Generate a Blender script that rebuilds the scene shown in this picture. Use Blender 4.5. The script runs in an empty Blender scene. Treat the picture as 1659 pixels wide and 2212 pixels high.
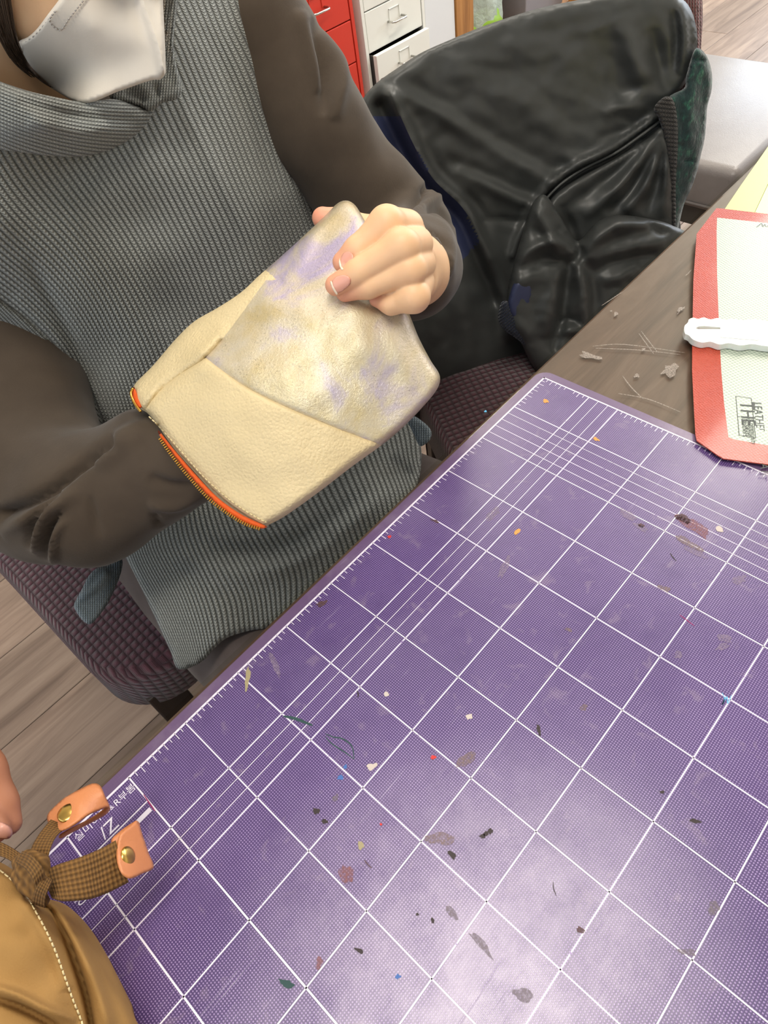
import bpy, bmesh, math, random
import numpy as np
from mathutils import Vector, Matrix
from mathutils.geometry import delaunay_2d_cdt

random.seed(7); rng = np.random.default_rng(7)
scene = bpy.context.scene
COL = scene.collection

# ------------------------------------------------------------------ camera
# world: x along the table edge, y into the table, z up (floor 0, mat top 0.75)
FPX = 1486.0
CAM = np.array([0.45729, 0.27797, 1.20884])
RGT = np.array([-0.6660709, 0.73552137, -0.12392686])
DWN = np.array([0.62948097, 0.46517858, -0.6223846])
FWD = np.array([-0.40012906, -0.49256187, -0.77283862])
cd = bpy.data.cameras.new('camera'); cam = bpy.data.objects.new('camera', cd); COL.objects.link(cam)
cd.sensor_fit = 'VERTICAL'; cd.sensor_height = 36.0; cd.lens = FPX / 2212 * 36.0; cd.clip_start = 0.02
m = Matrix.Identity(4)
for i in range(3):
    m[i][0] = RGT[i]; m[i][1] = -DWN[i]; m[i][2] = -FWD[i]; m[i][3] = CAM[i]
cam.matrix_world = m
scene.camera = cam

# ------------------------------------------------------------------ world, exposure
w = bpy.data.worlds.new('world'); scene.world = w; w.use_nodes = True
w.node_tree.nodes['Background'].inputs[0].default_value = (0.80, 0.88, 1.0, 1)
w.node_tree.nodes['Background'].inputs[1].default_value = 0.6
vs = scene.view_settings
vs.view_transform = 'Standard'; vs.look = 'None'; vs.gamma = 1.0; vs.use_curve_mapping = False
vs.exposure = -0.50
scene.cycles.max_bounces = 6; scene.cycles.diffuse_bounces = 3; scene.cycles.glossy_bounces = 3; scene.cycles.transmission_bounces = 4

def area_light(name, loc, size, energy, color, target=None, rot=None):
    l = bpy.data.lights.new(name, 'AREA'); l.shape = 'RECTANGLE'; l.size, l.size_y = size
    l.energy = energy; l.color = color
    o = bpy.data.objects.new(name, l); COL.objects.link(o); o.location = loc
    if target is not None:
        o.rotation_euler = (Vector(target) - Vector(loc)).to_track_quat('-Z', 'Y').to_euler()
    elif rot: o.rotation_euler = rot
    return o
# daylight entering by the two windows (see window_1, window_2)
area_light('window_daylight_far', (-4.85, -0.3, 1.55), (2.6, 1.5), 120, (0.78, 0.88, 1.0), target=(0, -0.3, 0.9))
area_light('window_daylight_near', (1.95, -0.1, 1.50), (2.4, 1.4), 20, (0.72, 0.84, 1.0), target=(0, -0.2, 0.8))

# ------------------------------------------------------------------ basic helpers
def V3(x, y, z): return np.array([x / 100.0, y / 100.0, 0.75 + z / 100.0])      # cm on the mat -> world
def ray(u, v):
    u = np.asarray(u, float); v = np.asarray(v, float)
    return RGT * ((u - 829.5) / FPX)[..., None] + DWN * ((v - 1106) / FPX)[..., None] + FWD
def P(u, v, s): return CAM + ray(u, v) * np.asarray(s, float)[..., None]
def s_y(u, v, y): return (y / 100.0 - CAM[1]) / ray(u, v)[..., 1]              # distance at which the ray meets plane y (cm)
def s_z(u, v, z): return (0.75 + z / 100.0 - CAM[2]) / ray(u, v)[..., 2]
def at_z(u, v, z): return P(u, v, s_z(np.float64(u), np.float64(v), z))

def tag(o, label=None, cat=None, group=None, kind=None):
    if label: o['label'] = label
    if cat: o['category'] = cat
    if group: o['group'] = group
    if kind: o['kind'] = kind
    return o
def empty(name, loc, label=None, cat=None, group=None):
    o = bpy.data.objects.new(name, None); COL.objects.link(o); o.location = loc; o.empty_display_size = 0.02
    return tag(o, label, cat, group)
def link(name, me, mat, parent=None, smooth=False):
    o = bpy.data.objects.new(name, me); COL.objects.link(o)
    if mat is not None: me.materials.append(mat)
    if smooth:
        me.polygons.foreach_set('use_smooth', [True] * len(me.polygons))
    if parent is not None:
        o.parent = parent
        o.matrix_parent_inverse = Matrix.Translation(parent.location).inverted() if parent.parent is None else Matrix.Identity(4)
        if parent.parent is not None: o.matrix_parent_inverse = Matrix.Identity(4)
    return o
def mesh_obj(name, verts, faces, mat, parent=None, smooth=False, fix=False):
    me = bpy.data.meshes.new(name); me.from_pydata([tuple(v) for v in verts], [], faces)
    if fix:
        bm = bmesh.new(); bm.from_mesh(me); bmesh.ops.recalc_face_normals(bm, faces=bm.faces); bm.to_mesh(me); bm.free()
    me.update()
    return link(name, me, mat, parent, smooth)
def bm_obj(name, bm, mat, parent=None, smooth=False, bevel=0.0, seg=2):
    if bevel > 0:
        bmesh.ops.bevel(bm, geom=[e for e in bm.edges] , offset=bevel, segments=seg, affect='EDGES', profile=0.5)
    bmesh.ops.recalc_face_normals(bm, faces=bm.faces)
    me = bpy.data.meshes.new(name); bm.to_mesh(me); bm.free()
    return link(name, me, mat, parent, smooth)
def bm_box(bm, lo, hi, M=None):
    r = bmesh.ops.create_cube(bm, size=1.0)
    c = (np.array(lo) + np.array(hi)) / 2; d = np.array(hi) - np.array(lo)
    for v in r['verts']:
        p = Vector((c[0] + v.co.x * d[0], c[1] + v.co.y * d[1], c[2] + v.co.z * d[2]))
        v.co = M @ p if M is not None else p
    return r['verts']
def box(name, lo, hi, mat, parent=None, bevel=0.0, M=None, smooth=False, seg=2):
    bm = bmesh.new(); bm_box(bm, lo, hi, M)
    return bm_obj(name, bm, mat, parent, smooth, bevel, seg)
def tube_arrays(pts, radii, n=8, caps=True):
    pts = [np.array(p, float) for p in pts]
    if np.isscalar(radii): radii = [radii] * len(pts)
    V = []; F = []
    up = None
    for i, p in enumerate(pts):
        t = pts[min(i + 1, len(pts) - 1)] - pts[max(i - 1, 0)]; t = t / (np.linalg.norm(t) + 1e-12)
        if up is None:
            up = np.cross(t, [0, 0, 1.0])
            if np.linalg.norm(up) < 1e-3: up = np.cross(t, [0, 1.0, 0])
        up = up - t * (up @ t); up /= np.linalg.norm(up); b = np.cross(t, up)
        for k in range(n):
            a = 2 * math.pi * k / n
            V.append(p + radii[i] * (math.cos(a) * up + math.sin(a) * b))
    for i in range(len(pts) - 1):
        for k in range(n):
            k2 = (k + 1) % n
            F.append((i * n + k, i * n + k2, (i + 1) * n + k2, (i + 1) * n + k))
    if caps:
        F.append(tuple(range(n))[::-1]); F.append(tuple((len(pts) - 1) * n + k for k in range(n)))
    return V, F
def tube(name, pts, radii, mat, parent=None, n=8):
    V, F = tube_arrays(pts, radii, n)
    return mesh_obj(name, V, F, mat, parent, True, True)
def catmull(pts, per=8, closed=False):
    pts = np.array(pts, float); n = len(pts); out = []
    rngi = range(n if closed else n - 1)
    for i in rngi:
        if closed: p0, p1, p2, p3 = pts[(i - 1) % n], pts[i], pts[(i + 1) % n], pts[(i + 2) % n]
        else: p0, p1, p2, p3 = pts[max(i - 1, 0)], pts[i], pts[i + 1], pts[min(i + 2, n - 1)]
        for k in range(per):
            t = k / per
            out.append(0.5 * (2 * p1 + (p2 - p0) * t + (2 * p0 - 5 * p1 + 4 * p2 - p3) * t * t + (3 * p1 - p0 - 3 * p2 + p3) * t ** 3))
    if not closed: out.append(pts[-1])
    return np.array(out)
def resample(pts, step, closed):
    pts = np.array(pts, float)
    if closed: pts = np.vstack([pts, pts[:1]])
    d = np.r_[0, np.cumsum(np.linalg.norm(np.diff(pts, axis=0), axis=1))]
    n = max(2, int(round(d[-1] / step)))
    t = np.linspace(0, d[-1], n + 1)
    r = np.c_[tuple(np.interp(t, d, pts[:, k]) for k in range(pts.shape[1]))]
    return r[:-1] if closed else r
def tps(ctrl, vals, lam=1e-6):
    c = np.array(ctrl, float) / 500.0; v = np.array(vals, float)
    def U(r2): return np.where(r2 > 1e-12, r2 * np.log(r2 + 1e-12), 0.0)
    n = len(c); r2 = ((c[:, None] - c[None]) ** 2).sum(2)
    A = np.zeros((n + 3, n + 3)); A[:n, :n] = U(r2) + lam * np.eye(n)
    A[:n, n] = 1; A[:n, n + 1:] = c; A[n, :n] = 1; A[n + 1:, :n] = c.T
    b = np.zeros((n + 3,) + v.shape[1:]); b[:n] = v
    w_ = np.linalg.solve(A, b)
    def f(u, vv):
        q = np.c_[np.ravel(u), np.ravel(vv)] / 500.0
        r2 = ((q[:, None] - c[None]) ** 2).sum(2)
        return U(r2) @ w_[:n] + w_[n] + q @ w_[n + 1:]
    return f
def poly_inside(poly, q):
    x, y = q[:, 0], q[:, 1]; ins = np.zeros(len(q), bool); n = len(poly)
    for i in range(n):
        x1, y1 = poly[i]; x2, y2 = poly[(i + 1) % n]
        if y1 == y2: continue
        c = ((y1 > y) != (y2 > y)) & (x < (x2 - x1) * (y - y1) / (y2 - y1) + x1)
        ins ^= c
    return ins
def seg_dist(q, line, closed=False):
    line = np.array(line, float)
    if closed: line = np.vstack([line, line[:1]])
    L = np.linalg.norm(np.diff(line, axis=0), axis=1); cum = np.r_[0, np.cumsum(L)]
    best = np.full(len(q), 1e18); bt = np.zeros(len(q)); side = np.zeros(len(q))
    for i in range(len(line) - 1):
        a, b = line[i], line[i + 1]; ab = b - a; l2 = ab @ ab + 1e-12
        t = np.clip(((q - a) @ ab) / l2, 0, 1)
        d2 = ((q - a - t[:, None] * ab) ** 2).sum(1)
        mk = d2 < best
        best[mk] = d2[mk]; bt[mk] = (cum[i] + t[mk] * L[i]) / cum[-1]
        cr = ab[0] * (q[:, 1] - a[1]) - ab[1] * (q[:, 0] - a[0])
        side[mk] = np.sign(cr[mk])
    return np.sqrt(best), bt, side
def fold_field(q, folds):
    """height in m towards the camera; folds: (polyline px, amplitude m, width px[, ends taper 0/1][, one-sided])"""
    h = np.zeros(len(q))
    for f in folds:
        line = catmull(f[0], 6) if len(f[0]) > 2 else np.array(f[0], float)
        d, t, sd = seg_dist(q, line)
        wd = f[2]; tap = np.sin(np.clip(t, 0, 1) * math.pi) ** 0.5 if (len(f) < 4 or f[3]) else 1.0
        if len(f) > 4 and f[4]:
            d = np.where(sd * f[4] > 0, d, d * 2.5)
        h += f[1] * tap * np.exp(-(d / wd) ** 2)
    return h
def relief(name, outline, depth, mat, parent=None, thick=0.01, rnd=20.0, step=8.0, folds=(), smooth=True, uv=None, cons=(), split=None, noise=None, zmin=None):
    """a solid soft thing: its outline and its front are placed by depth (m from the camera plane), its back lies `thick` behind."""
    ol = resample(catmull(outline, 10, True) if smooth else np.array(outline, float), step, True)
    lo, hi = ol.min(0), ol.max(0)
    gx = np.arange(lo[0], hi[0], step); gy = np.arange(lo[1], hi[1], step * 0.87)
    G = np.array([(x + (step / 2 if j % 2 else 0), y) for j, y in enumerate(gy) for x in gx])
    G = G[poly_inside(ol, G)]
    d, _, _ = seg_dist(G, ol, True); G = G[d > step * 0.55]
    cl = []
    for c in cons:
        line = resample(catmull(c, 8), step * 0.6, False); cl.append(line)
        if len(G):
            dd, _, _ = seg_dist(G, line); G = G[dd > step * 0.4]
    pts = [Vector(p) for p in ol]; edges = [(i, (i + 1) % len(ol)) for i in range(len(ol))]
    for line in cl:
        b = len(pts); pts += [Vector(p) for p in line]; edges += [(b + i, b + i + 1) for i in range(len(line) - 1)]
    pts += [Vector(p) for p in G]
    vo, _, fo, _, _, _ = delaunay_2d_cdt(pts, edges, [list(range(len(ol)))], 1, 1e-6)
    q = np.array([(v[0], v[1]) for v in vo]); n = len(q)
    D, _, _ = seg_dist(q, ol, True)
    s0 = np.asarray(depth(q[:, 0], q[:, 1]), float)
    e = np.clip(D / rnd, 0, 1); dr = thick * 0.5 * (1 - np.sqrt(np.clip(1 - (1 - e) ** 2, 0, 1)))
    h = fold_field(q, folds) * np.clip(D / (rnd * 0.6), 0, 1)
    if noise is not None: h = h + noise(q) * np.clip(D / (rnd * 0.5), 0, 1)
    bnd = D < 1e-3
    sf = s0 + dr - np.where(bnd, 0, h)
    sb = s0 + thick - dr
    VF = P(q[:, 0], q[:, 1], sf); VB = P(q[:, 0], q[:, 1], sb)
    if zmin is not None: VF[:, 2] = np.maximum(VF[:, 2], zmin); VB[:, 2] = np.maximum(VB[:, 2], zmin)
    idb = np.arange(n); k = n
    for i in range(n):
        if not bnd[i]: idb[i] = k; k += 1
    verts = np.vstack([VF, VB[~bnd]])
    uvc = uv(q[:, 0], q[:, 1]) if uv is not None else q / 100.0
    uva = np.vstack([uvc, uvc[~bnd]])
    def build(nm, sel, mt, with_back):
        faces = []
        for f in sel:
            faces.append(tuple(f)[::-1])
            if with_back: faces.append(tuple(int(idb[i]) for i in f))
        used = sorted({i for f in faces for i in f}); mp = {u_: i for i, u_ in enumerate(used)}
        me = bpy.data.meshes.new(nm)
        me.from_pydata([tuple(verts[i]) for i in used], [], [tuple(mp[i] for i in f) for f in faces])
        ul = me.uv_layers.new(name='UVMap')
        li = np.zeros(len(me.loops), int); me.loops.foreach_get('vertex_index', li)
        ul.data.foreach_set('uv', uva[np.array(used)][li].ravel().astype(np.float32))
        me.update()
        return link(nm, me, mt, parent, True)
    if split is None:
        return build(name, fo, mat, True)
    cen = np.array([q[list(f)].mean(0) for f in fo])
    cls = split(cen); out = []
    for k_, (nm, mt) in enumerate(zip(name, mat)):
        out.append(build(nm, [f for f, c in zip(fo, cls) if c == k_], mt, True))
    return out

# signed-distance bodies --------------------------------------------------------
def smin(a, b, k):
    h = np.clip(0.5 + 0.5 * (b - a) / k, 0, 1)
    return b + (a - b) * h - k * h * (1 - h)
class Sdf:
    def __init__(self, lo, hi, h):
        self.lo = np.array(lo, float); self.h = h
        self.n = np.ceil((np.array(hi) - self.lo) / h).astype(int) + 1
        self.F = np.full(self.n, 9.0, np.float32)
    def sub(self, lo, hi):
        a = np.clip(np.floor((np.array(lo) - self.lo) / self.h).astype(int), 0, self.n)
        b = np.clip(np.ceil((np.array(hi) - self.lo) / self.h).astype(int) + 1, 0, self.n)
        ax = [self.lo[i] + self.h * np.arange(a[i], b[i]) for i in range(3)]
        return tuple(slice(a[i], b[i]) for i in range(3)), np.meshgrid(*ax, indexing='ij')
    def put(self, d, sl, k, cut=False):
        if cut: self.F[sl] = -smin(-self.F[sl], d, k) if k > 0 else np.maximum(self.F[sl], -d)
        else: self.F[sl] = smin(self.F[sl], d, k)
    def cone(self, a, b, ra, rb, k=0.01, cut=False):
        a = np.array(a); b = np.array(b); r = max(ra, rb) + 3 * k + 2 * self.h
        sl, (X, Y, Z) = self.sub(np.minimum(a, b) - r, np.maximum(a, b) + r)
        if X.size == 0: return
        ba = b - a; l2 = ba @ ba + 1e-12
        t = np.clip(((X - a[0]) * ba[0] + (Y - a[1]) * ba[1] + (Z - a[2]) * ba[2]) / l2, 0, 1)
        d = np.sqrt((X - a[0] - t * ba[0]) ** 2 + (Y - a[1] - t * ba[1]) ** 2 + (Z - a[2] - t * ba[2]) ** 2) - (ra + (rb - ra) * t)
        self.put(d, sl, k, cut)
    def chain(self, pts, k=0.01):
        for (a, ra), (b, rb) in zip(pts[:-1], pts[1:]): self.cone(a, b, ra, rb, k)
    def ell(self, c, rad, k=0.01, R=None, cut=False):
        c = np.array(c); rad = np.array(rad); r = rad.max() + 3 * k + 2 * self.h
        sl, (X, Y, Z) = self.sub(c - r, c + r)
        q = [X - c[0], Y - c[1], Z - c[2]]
        if R is not None:
            q = [R[i][0] * q[0] + R[i][1] * q[1] + R[i][2] * q[2] for i in range(3)]
        k0 = np.sqrt((q[0] / rad[0]) ** 2 + (q[1] / rad[1]) ** 2 + (q[2] / rad[2]) ** 2)
        k1 = np.sqrt((q[0] / rad[0] ** 2) ** 2 + (q[1] / rad[1] ** 2) ** 2 + (q[2] / rad[2] ** 2) ** 2) + 1e-9
        self.put(k0 * (k0 - 1) / k1, sl, k, cut)
    def mesh(self):
        F = self.F; ins = F < 0
        c = [F[i:F.shape[0] - 1 + i, j:F.shape[1] - 1 + j, k:F.shape[2] - 1 + k] for i in (0, 1) for j in (0, 1) for k in (0, 1)]
        cnt = sum((x < 0).astype(np.int8) for x in c)
        act = (cnt > 0) & (cnt < 8)
        ids = np.argwhere(act); idx = -np.ones(act.shape, int); idx[tuple(ids.T)] = np.arange(len(ids))
        cv = np.stack([x[act] for x in c], 1)
        offs = np.array([(i, j, k) for i in (0, 1) for j in (0, 1) for k in (0, 1)], float)
        acc = np.zeros((len(ids), 3)); num = np.zeros(len(ids))
        for a in range(8):
            for b in range(a + 1, 8):
                if np.abs(offs[a] - offs[b]).sum() != 1: continue
                fa, fb = cv[:, a], cv[:, b]; mk = (fa < 0) != (fb < 0)
                t = np.where(mk, fa / np.where(fa - fb == 0, 1, fa - fb), 0)
                acc += np.where(mk[:, None], offs[a] + t[:, None] * (offs[b] - offs[a]), 0); num += mk
        V = self.lo + self.h * (ids + acc / num[:, None])
        Q = []
        for ax in range(3):
            s1 = [slice(None)] * 3; s2 = [slice(None)] * 3
            s1[ax] = slice(0, -1); s2[ax] = slice(1, None)
            A = ins[tuple(s1)]; B = ins[tuple(s2)]; ch = np.argwhere(A != B)
            o1, o2 = (ax + 1) % 3, (ax + 2) % 3
            ok = (ch[:, o1] > 0) & (ch[:, o2] > 0) & (ch[:, o1] < act.shape[o1]) & (ch[:, o2] < act.shape[o2]); ch = ch[ok]
            fl = A[tuple(ch.T)]
            def g(d1, d2):
                p_ = ch.copy(); p_[:, o1] -= d1; p_[:, o2] -= d2; return idx[tuple(p_.T)]
            q4 = np.stack([g(1, 1), g(0, 1), g(0, 0), g(1, 0)], 1)
            q4[~fl] = q4[~fl][:, ::-1]
            Q.append(q4)
        return V, np.vstack(Q)
def np_mesh(name, V, Q):
    me = bpy.data.meshes.new(name); me.from_pydata(V.tolist(), [], Q.tolist()); me.update(); return me
def relax(V, Q, it=2, lam=0.5):
    n = len(V); e = np.vstack([Q[:, [0, 1]], Q[:, [1, 2]], Q[:, [2, 3]], Q[:, [3, 0]]])
    for _ in range(it):
        a = np.zeros((n, 3)); c = np.zeros(n)
        np.add.at(a, e[:, 0], V[e[:, 1]]); np.add.at(c, e[:, 0], 1)
        np.add.at(a, e[:, 1], V[e[:, 0]]); np.add.at(c, e[:, 1], 1)
        V = V + lam * (a / np.maximum(c, 1)[:, None] - V)
    return V
def PX(u, v, s, r): return (P(np.float64(u), np.float64(v), s), r * s / FPX)

# ------------------------------------------------------------------ materials
def srgb(r, g, b):
    f = lambda c: (c / 255 / 12.92) if c / 255 <= 0.04045 else ((c / 255 + 0.055) / 1.055) ** 2.4
    return (f(r), f(g), f(b), 1.0)
class NT:
    def __init__(self, name):
        self.mat = bpy.data.materials.new(name); self.mat.use_nodes = True
        self.t = self.mat.node_tree; self.b = self.t.nodes['Principled BSDF']
    def n(self, typ, **kw):
        nd = self.t.nodes.new(typ)
        for k, v in kw.items(): setattr(nd, k, v)
        return nd
    def l(self, a, b): self.t.links.new(a, b)
    def val(self, x): return x
    def math(self, op, a, b=None, c=None, clamp=False):
        nd = self.n('ShaderNodeMath', operation=op); nd.use_clamp = clamp
        for i, x in enumerate((a, b, c)):
            if x is None: continue
            if isinstance(x, (int, float)): nd.inputs[i].default_value = x
            else: self.l(x, nd.inputs[i])
        return nd.outputs[0]
    def noise(self, vec, scale, detail=3.0, rough=0.5, dist=0.0):
        nd = self.n('ShaderNodeTexNoise'); nd.inputs['Scale'].default_value = scale
        nd.inputs['Detail'].default_value = detail; nd.inputs['Roughness'].default_value = rough; nd.inputs['Distortion'].default_value = dist
        if vec is not None: self.l(vec, nd.inputs['Vector'])
        return nd.outputs['Fac']
    def vor(self, vec, scale, feature='F1'):
        nd = self.n('ShaderNodeTexVoronoi', feature=feature); nd.inputs['Scale'].default_value = scale
        if vec is not None: self.l(vec, nd.inputs['Vector'])
        return nd
    def ramp(self, fac, stops, interp='LINEAR'):
        nd = self.n('ShaderNodeValToRGB'); cr = nd.color_ramp; cr.interpolation = interp
        while len(cr.elements) < len(stops): cr.elements.new(0.5)
        for e_, (p_, c_) in zip(cr.elements, stops):
            e_.position = p_; e_.color = c_ if len(c_) == 4 else (*c_, 1)
        self.l(fac, nd.inputs[0]); return nd.outputs[0]
    def mix(self, fac, a, b, blend='MIX'):
        nd = self.n('ShaderNodeMix', data_type='RGBA', blend_type=blend)
        for s_, x in ((nd.inputs[0], fac), (nd.inputs[6], a), (nd.inputs[7], b)):
            if isinstance(x, (int, float)): s_.default_value = x
            elif isinstance(x, tuple): s_.default_value = x
            else: self.l(x, s_)
        return nd.outputs[2]
    def coord(self, which='Object'): return self.n('ShaderNodeTexCoord').outputs[which]
    def mapping(self, vec, scale=(1, 1, 1), rot=(0, 0, 0), loc=(0, 0, 0)):
        nd = self.n('ShaderNodeMapping'); nd.inputs['Scale'].default_value = scale; nd.inputs['Rotation'].default_value = rot; nd.inputs['Location'].default_value = loc
        self.l(vec, nd.inputs[0]); return nd.outputs[0]
    def sep(self, vec):
        nd = self.n('ShaderNodeSeparateXYZ'); self.l(vec, nd.inputs[0]); return nd.outputs
    def bump(self, h, strength=0.3, dist=0.002, nrm=None):
        nd = self.n('ShaderNodeBump'); nd.inputs['Strength'].default_value = strength; nd.inputs['Distance'].default_value = dist
        self.l(h, nd.inputs['Height'])
        if nrm is not None: self.l(nrm, nd.inputs['Normal'])
        self.l(nd.outputs[0], self.b.inputs['Normal']); return nd.outputs[0]
    def set(self, **kw):
        for k, v in kw.items():
            s_ = self.b.inputs[k.replace('_', ' ')]
            if hasattr(v, 'is_output') or isinstance(v, bpy.types.NodeSocket): self.l(v, s_)
            else: s_.default_value = v
        return self
def plain(name, col, rough=0.5, **kw):
    t = NT(name); t.set(Base_Color=col, Roughness=rough, **kw); return t.mat

MAT = {}
# purple cutting mat: printed dots, scuffs
t = NT('cutting_mat'); co = t.coord()
sc = t.mapping(co, (1 / 0.0016, 1 / 0.0016, 0))
fr = t.n('ShaderNodeVectorMath', operation='FRACTION'); t.l(sc, fr.inputs[0])
sb = t.n('ShaderNodeVectorMath', operation='SUBTRACT'); t.l(fr.outputs[0], sb.inputs[0]); sb.inputs[1].default_value = (0.5, 0.5, 0)
ln = t.n('ShaderNodeVectorMath', operation='LENGTH'); t.l(sb.outputs[0], ln.inputs[0])
dot = t.ramp(ln.outputs['Value'], [(0.20, (1, 1, 1)), (0.36, (0, 0, 0))])
wear = t.ramp(t.noise(co, 26, 5, 0.65), [(0.50, (0, 0, 0)), (0.72, (1, 1, 1))])
blot = t.ramp(t.noise(co, 60, 4, 0.6, 0.6), [(0.60, (0, 0, 0)), (0.70, (1, 1, 1))])
big = t.ramp(t.noise(co, 5.0, 3, 0.5), [(0.38, (0, 0, 0)), (0.66, (1, 1, 1))])
dcol = t.mix(big, srgb(66, 46, 100), srgb(78, 57, 110))
lcol = t.mix(big, srgb(146, 122, 174), srgb(154, 132, 182))
base = t.mix(t.math('MULTIPLY', dot, t.math('SUBTRACT', 1.0, t.math('MULTIPLY', wear, 0.45))), dcol, lcol)
base = t.mix(t.math('MULTIPLY', blot, 0.32), base, srgb(140, 124, 146))
# the bare margin outside the printed field
x_, y_, z_ = t.sep(co)
fld = t.math('MULTIPLY', t.math('GREATER_THAN', x_, 0.0), t.math('GREATER_THAN', y_, 0.0))
base = t.mix(fld, t.mix(wear, srgb(102, 80, 116), srgb(120, 102, 130)), base)
# fine knife scratches
scr = t.noise(t.mapping(co, (14, 420, 1), (0, 0, 0.5)), 1.0, 4, 0.7)
scr2 = t.noise(t.mapping(co, (10, 500, 1), (0, 0, -0.9)), 1.0, 4, 0.7)
sm = t.ramp(t.math('MAXIMUM', scr, scr2), [(0.66, (0, 0, 0)), (0.74, (1, 1, 1))])
# worn working area mid-mat; its pale haze is partly light glare painted in
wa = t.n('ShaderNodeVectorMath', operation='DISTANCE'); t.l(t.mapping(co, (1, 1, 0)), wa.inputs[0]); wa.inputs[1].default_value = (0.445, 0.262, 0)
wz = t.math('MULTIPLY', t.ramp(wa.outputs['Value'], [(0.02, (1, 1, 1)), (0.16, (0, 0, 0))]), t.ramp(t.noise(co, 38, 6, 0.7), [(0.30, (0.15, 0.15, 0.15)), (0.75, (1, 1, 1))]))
base = t.mix(t.math('MULTIPLY', sm, 0.30), base, srgb(186, 172, 205))
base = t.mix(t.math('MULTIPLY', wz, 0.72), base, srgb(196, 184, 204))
t.set(Base_Color=base, Roughness=t.math('ADD', 0.25, t.math('MULTIPLY', t.noise(co, 40, 3), 0.12)))
t.b.inputs['Specular IOR Level'].default_value = 0.65
t.bump(t.math('ADD', t.math('MULTIPLY', dot, 0.5), t.math('ADD', sm, t.math('MULTIPLY', t.noise(co, 300, 2), 0.6))), 0.16, 0.0005)
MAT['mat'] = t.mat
t = NT('white_print'); co = t.coord()
t.set(Base_Color=t.mix(t.ramp(t.noise(co, 160, 3, 0.7), [(0.62, (0, 0, 0)), (0.70, (1, 1, 1))]), srgb(232, 226, 240), srgb(150, 128, 178)), Roughness=0.45); MAT['print'] = t.mat

def wood(name, c1, c2, c3, scale=1.0, rough=0.4, axis='x', spec=0.5, coat=0.0, bump=0.12):
    t = NT(name); co = t.coord()
    sx = (2.2, 26, 26) if axis == 'x' else ((26, 2.2, 26) if axis == 'y' else (26, 26, 2.2))
    mp = t.mapping(co, tuple(a * scale for a in sx))
    n1 = t.noise(mp, 1.0, 6, 0.62, 0.8); n2 = t.noise(mp, 5.0, 4, 0.6)
    oi = t.n('ShaderNodeObjectInfo')
    c = t.ramp(n1, [(0.28, c1), (0.52, c2), (0.75, c3)])
    c = t.mix(t.math('MULTIPLY', n2, 0.35), c, c1)
    hv = t.n('ShaderNodeHueSaturation'); t.l(c, hv.inputs['Color']); t.l(t.math('ADD', 0.82, t.math('MULTIPLY', oi.outputs['Random'], 0.36)), hv.inputs['Value'])
    t.set(Base_Color=hv.outputs[0], Roughness=rough); t.b.inputs['Specular IOR Level'].default_value = spec; t.b.inputs['Coat Weight'].default_value = coat
    if bump: t.bump(n2, bump, 0.001)
    return t.mat
MAT['floor_wood'] = wood('floor_wood', srgb(112, 92, 80), srgb(154, 132, 116), srgb(178, 156, 138), 1.0, 0.42, 'x')
MAT['table_wood'] = wood('table_wood', srgb(70, 52, 44), srgb(102, 80, 70), srgb(126, 104, 94), 1.4, 0.42, 'x', coat=0.5, bump=0)
MAT['dark_wood'] = wood('dark_wood', srgb(34, 25, 22), srgb(46, 34, 28), srgb(58, 44, 36), 1.5, 0.5, 'z')
MAT['amber_wood'] = wood('amber_wood', srgb(130, 84, 38), srgb(172, 118, 60), srgb(196, 142, 82), 1.3, 0.5, 'z')
# clear table sheet
t = NT('clear_sheet'); t.t.nodes.remove(t.b)
tr = t.n('ShaderNodeBsdfTransparent'); tr.inputs[0].default_value = (0.95, 0.95, 0.92, 1)
t.l(tr.outputs[0], t.t.nodes['Material Output'].inputs[0]); MAT['clear'] = t.mat

def knit(name, dark, light, ribs=1.0, stitch=1.0, depth=0.0016, light2=None):
    """rib knit; UV.x counts ribs, UV.y runs along them"""
    t = NT(name); uvn = t.coord('UV'); u_, v_, _ = t.sep(uvn)
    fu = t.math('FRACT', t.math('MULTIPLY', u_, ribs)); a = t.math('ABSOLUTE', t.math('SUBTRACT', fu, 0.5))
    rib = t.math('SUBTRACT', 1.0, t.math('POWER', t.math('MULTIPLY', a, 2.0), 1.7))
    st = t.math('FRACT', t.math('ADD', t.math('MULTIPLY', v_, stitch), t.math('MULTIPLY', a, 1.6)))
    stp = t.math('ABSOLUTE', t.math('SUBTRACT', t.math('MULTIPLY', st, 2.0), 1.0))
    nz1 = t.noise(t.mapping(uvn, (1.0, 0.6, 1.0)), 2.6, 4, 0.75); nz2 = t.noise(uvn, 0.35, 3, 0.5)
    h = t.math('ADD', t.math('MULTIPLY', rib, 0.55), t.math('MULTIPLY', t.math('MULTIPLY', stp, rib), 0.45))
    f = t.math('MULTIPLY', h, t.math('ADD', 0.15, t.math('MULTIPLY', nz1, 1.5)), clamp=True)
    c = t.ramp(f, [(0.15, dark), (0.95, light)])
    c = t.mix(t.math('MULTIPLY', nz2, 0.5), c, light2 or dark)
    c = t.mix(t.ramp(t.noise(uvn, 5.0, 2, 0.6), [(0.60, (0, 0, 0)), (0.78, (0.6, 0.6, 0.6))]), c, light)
    t.set(Base_Color=c, Roughness=0.92); t.b.inputs['Specular IOR Level'].default_value = 0.15
    t.b.inputs['Sheen Weight'].default_value = 0.25
    t.bump(h, 0.9, depth); return t.mat
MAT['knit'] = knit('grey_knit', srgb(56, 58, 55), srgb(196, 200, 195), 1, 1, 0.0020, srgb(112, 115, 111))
MAT['knit_hem'] = knit('grey_knit_hem', srgb(60, 70, 76), srgb(170, 186, 194), 1, 1, 0.002, srgb(118, 132, 140))
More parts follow.
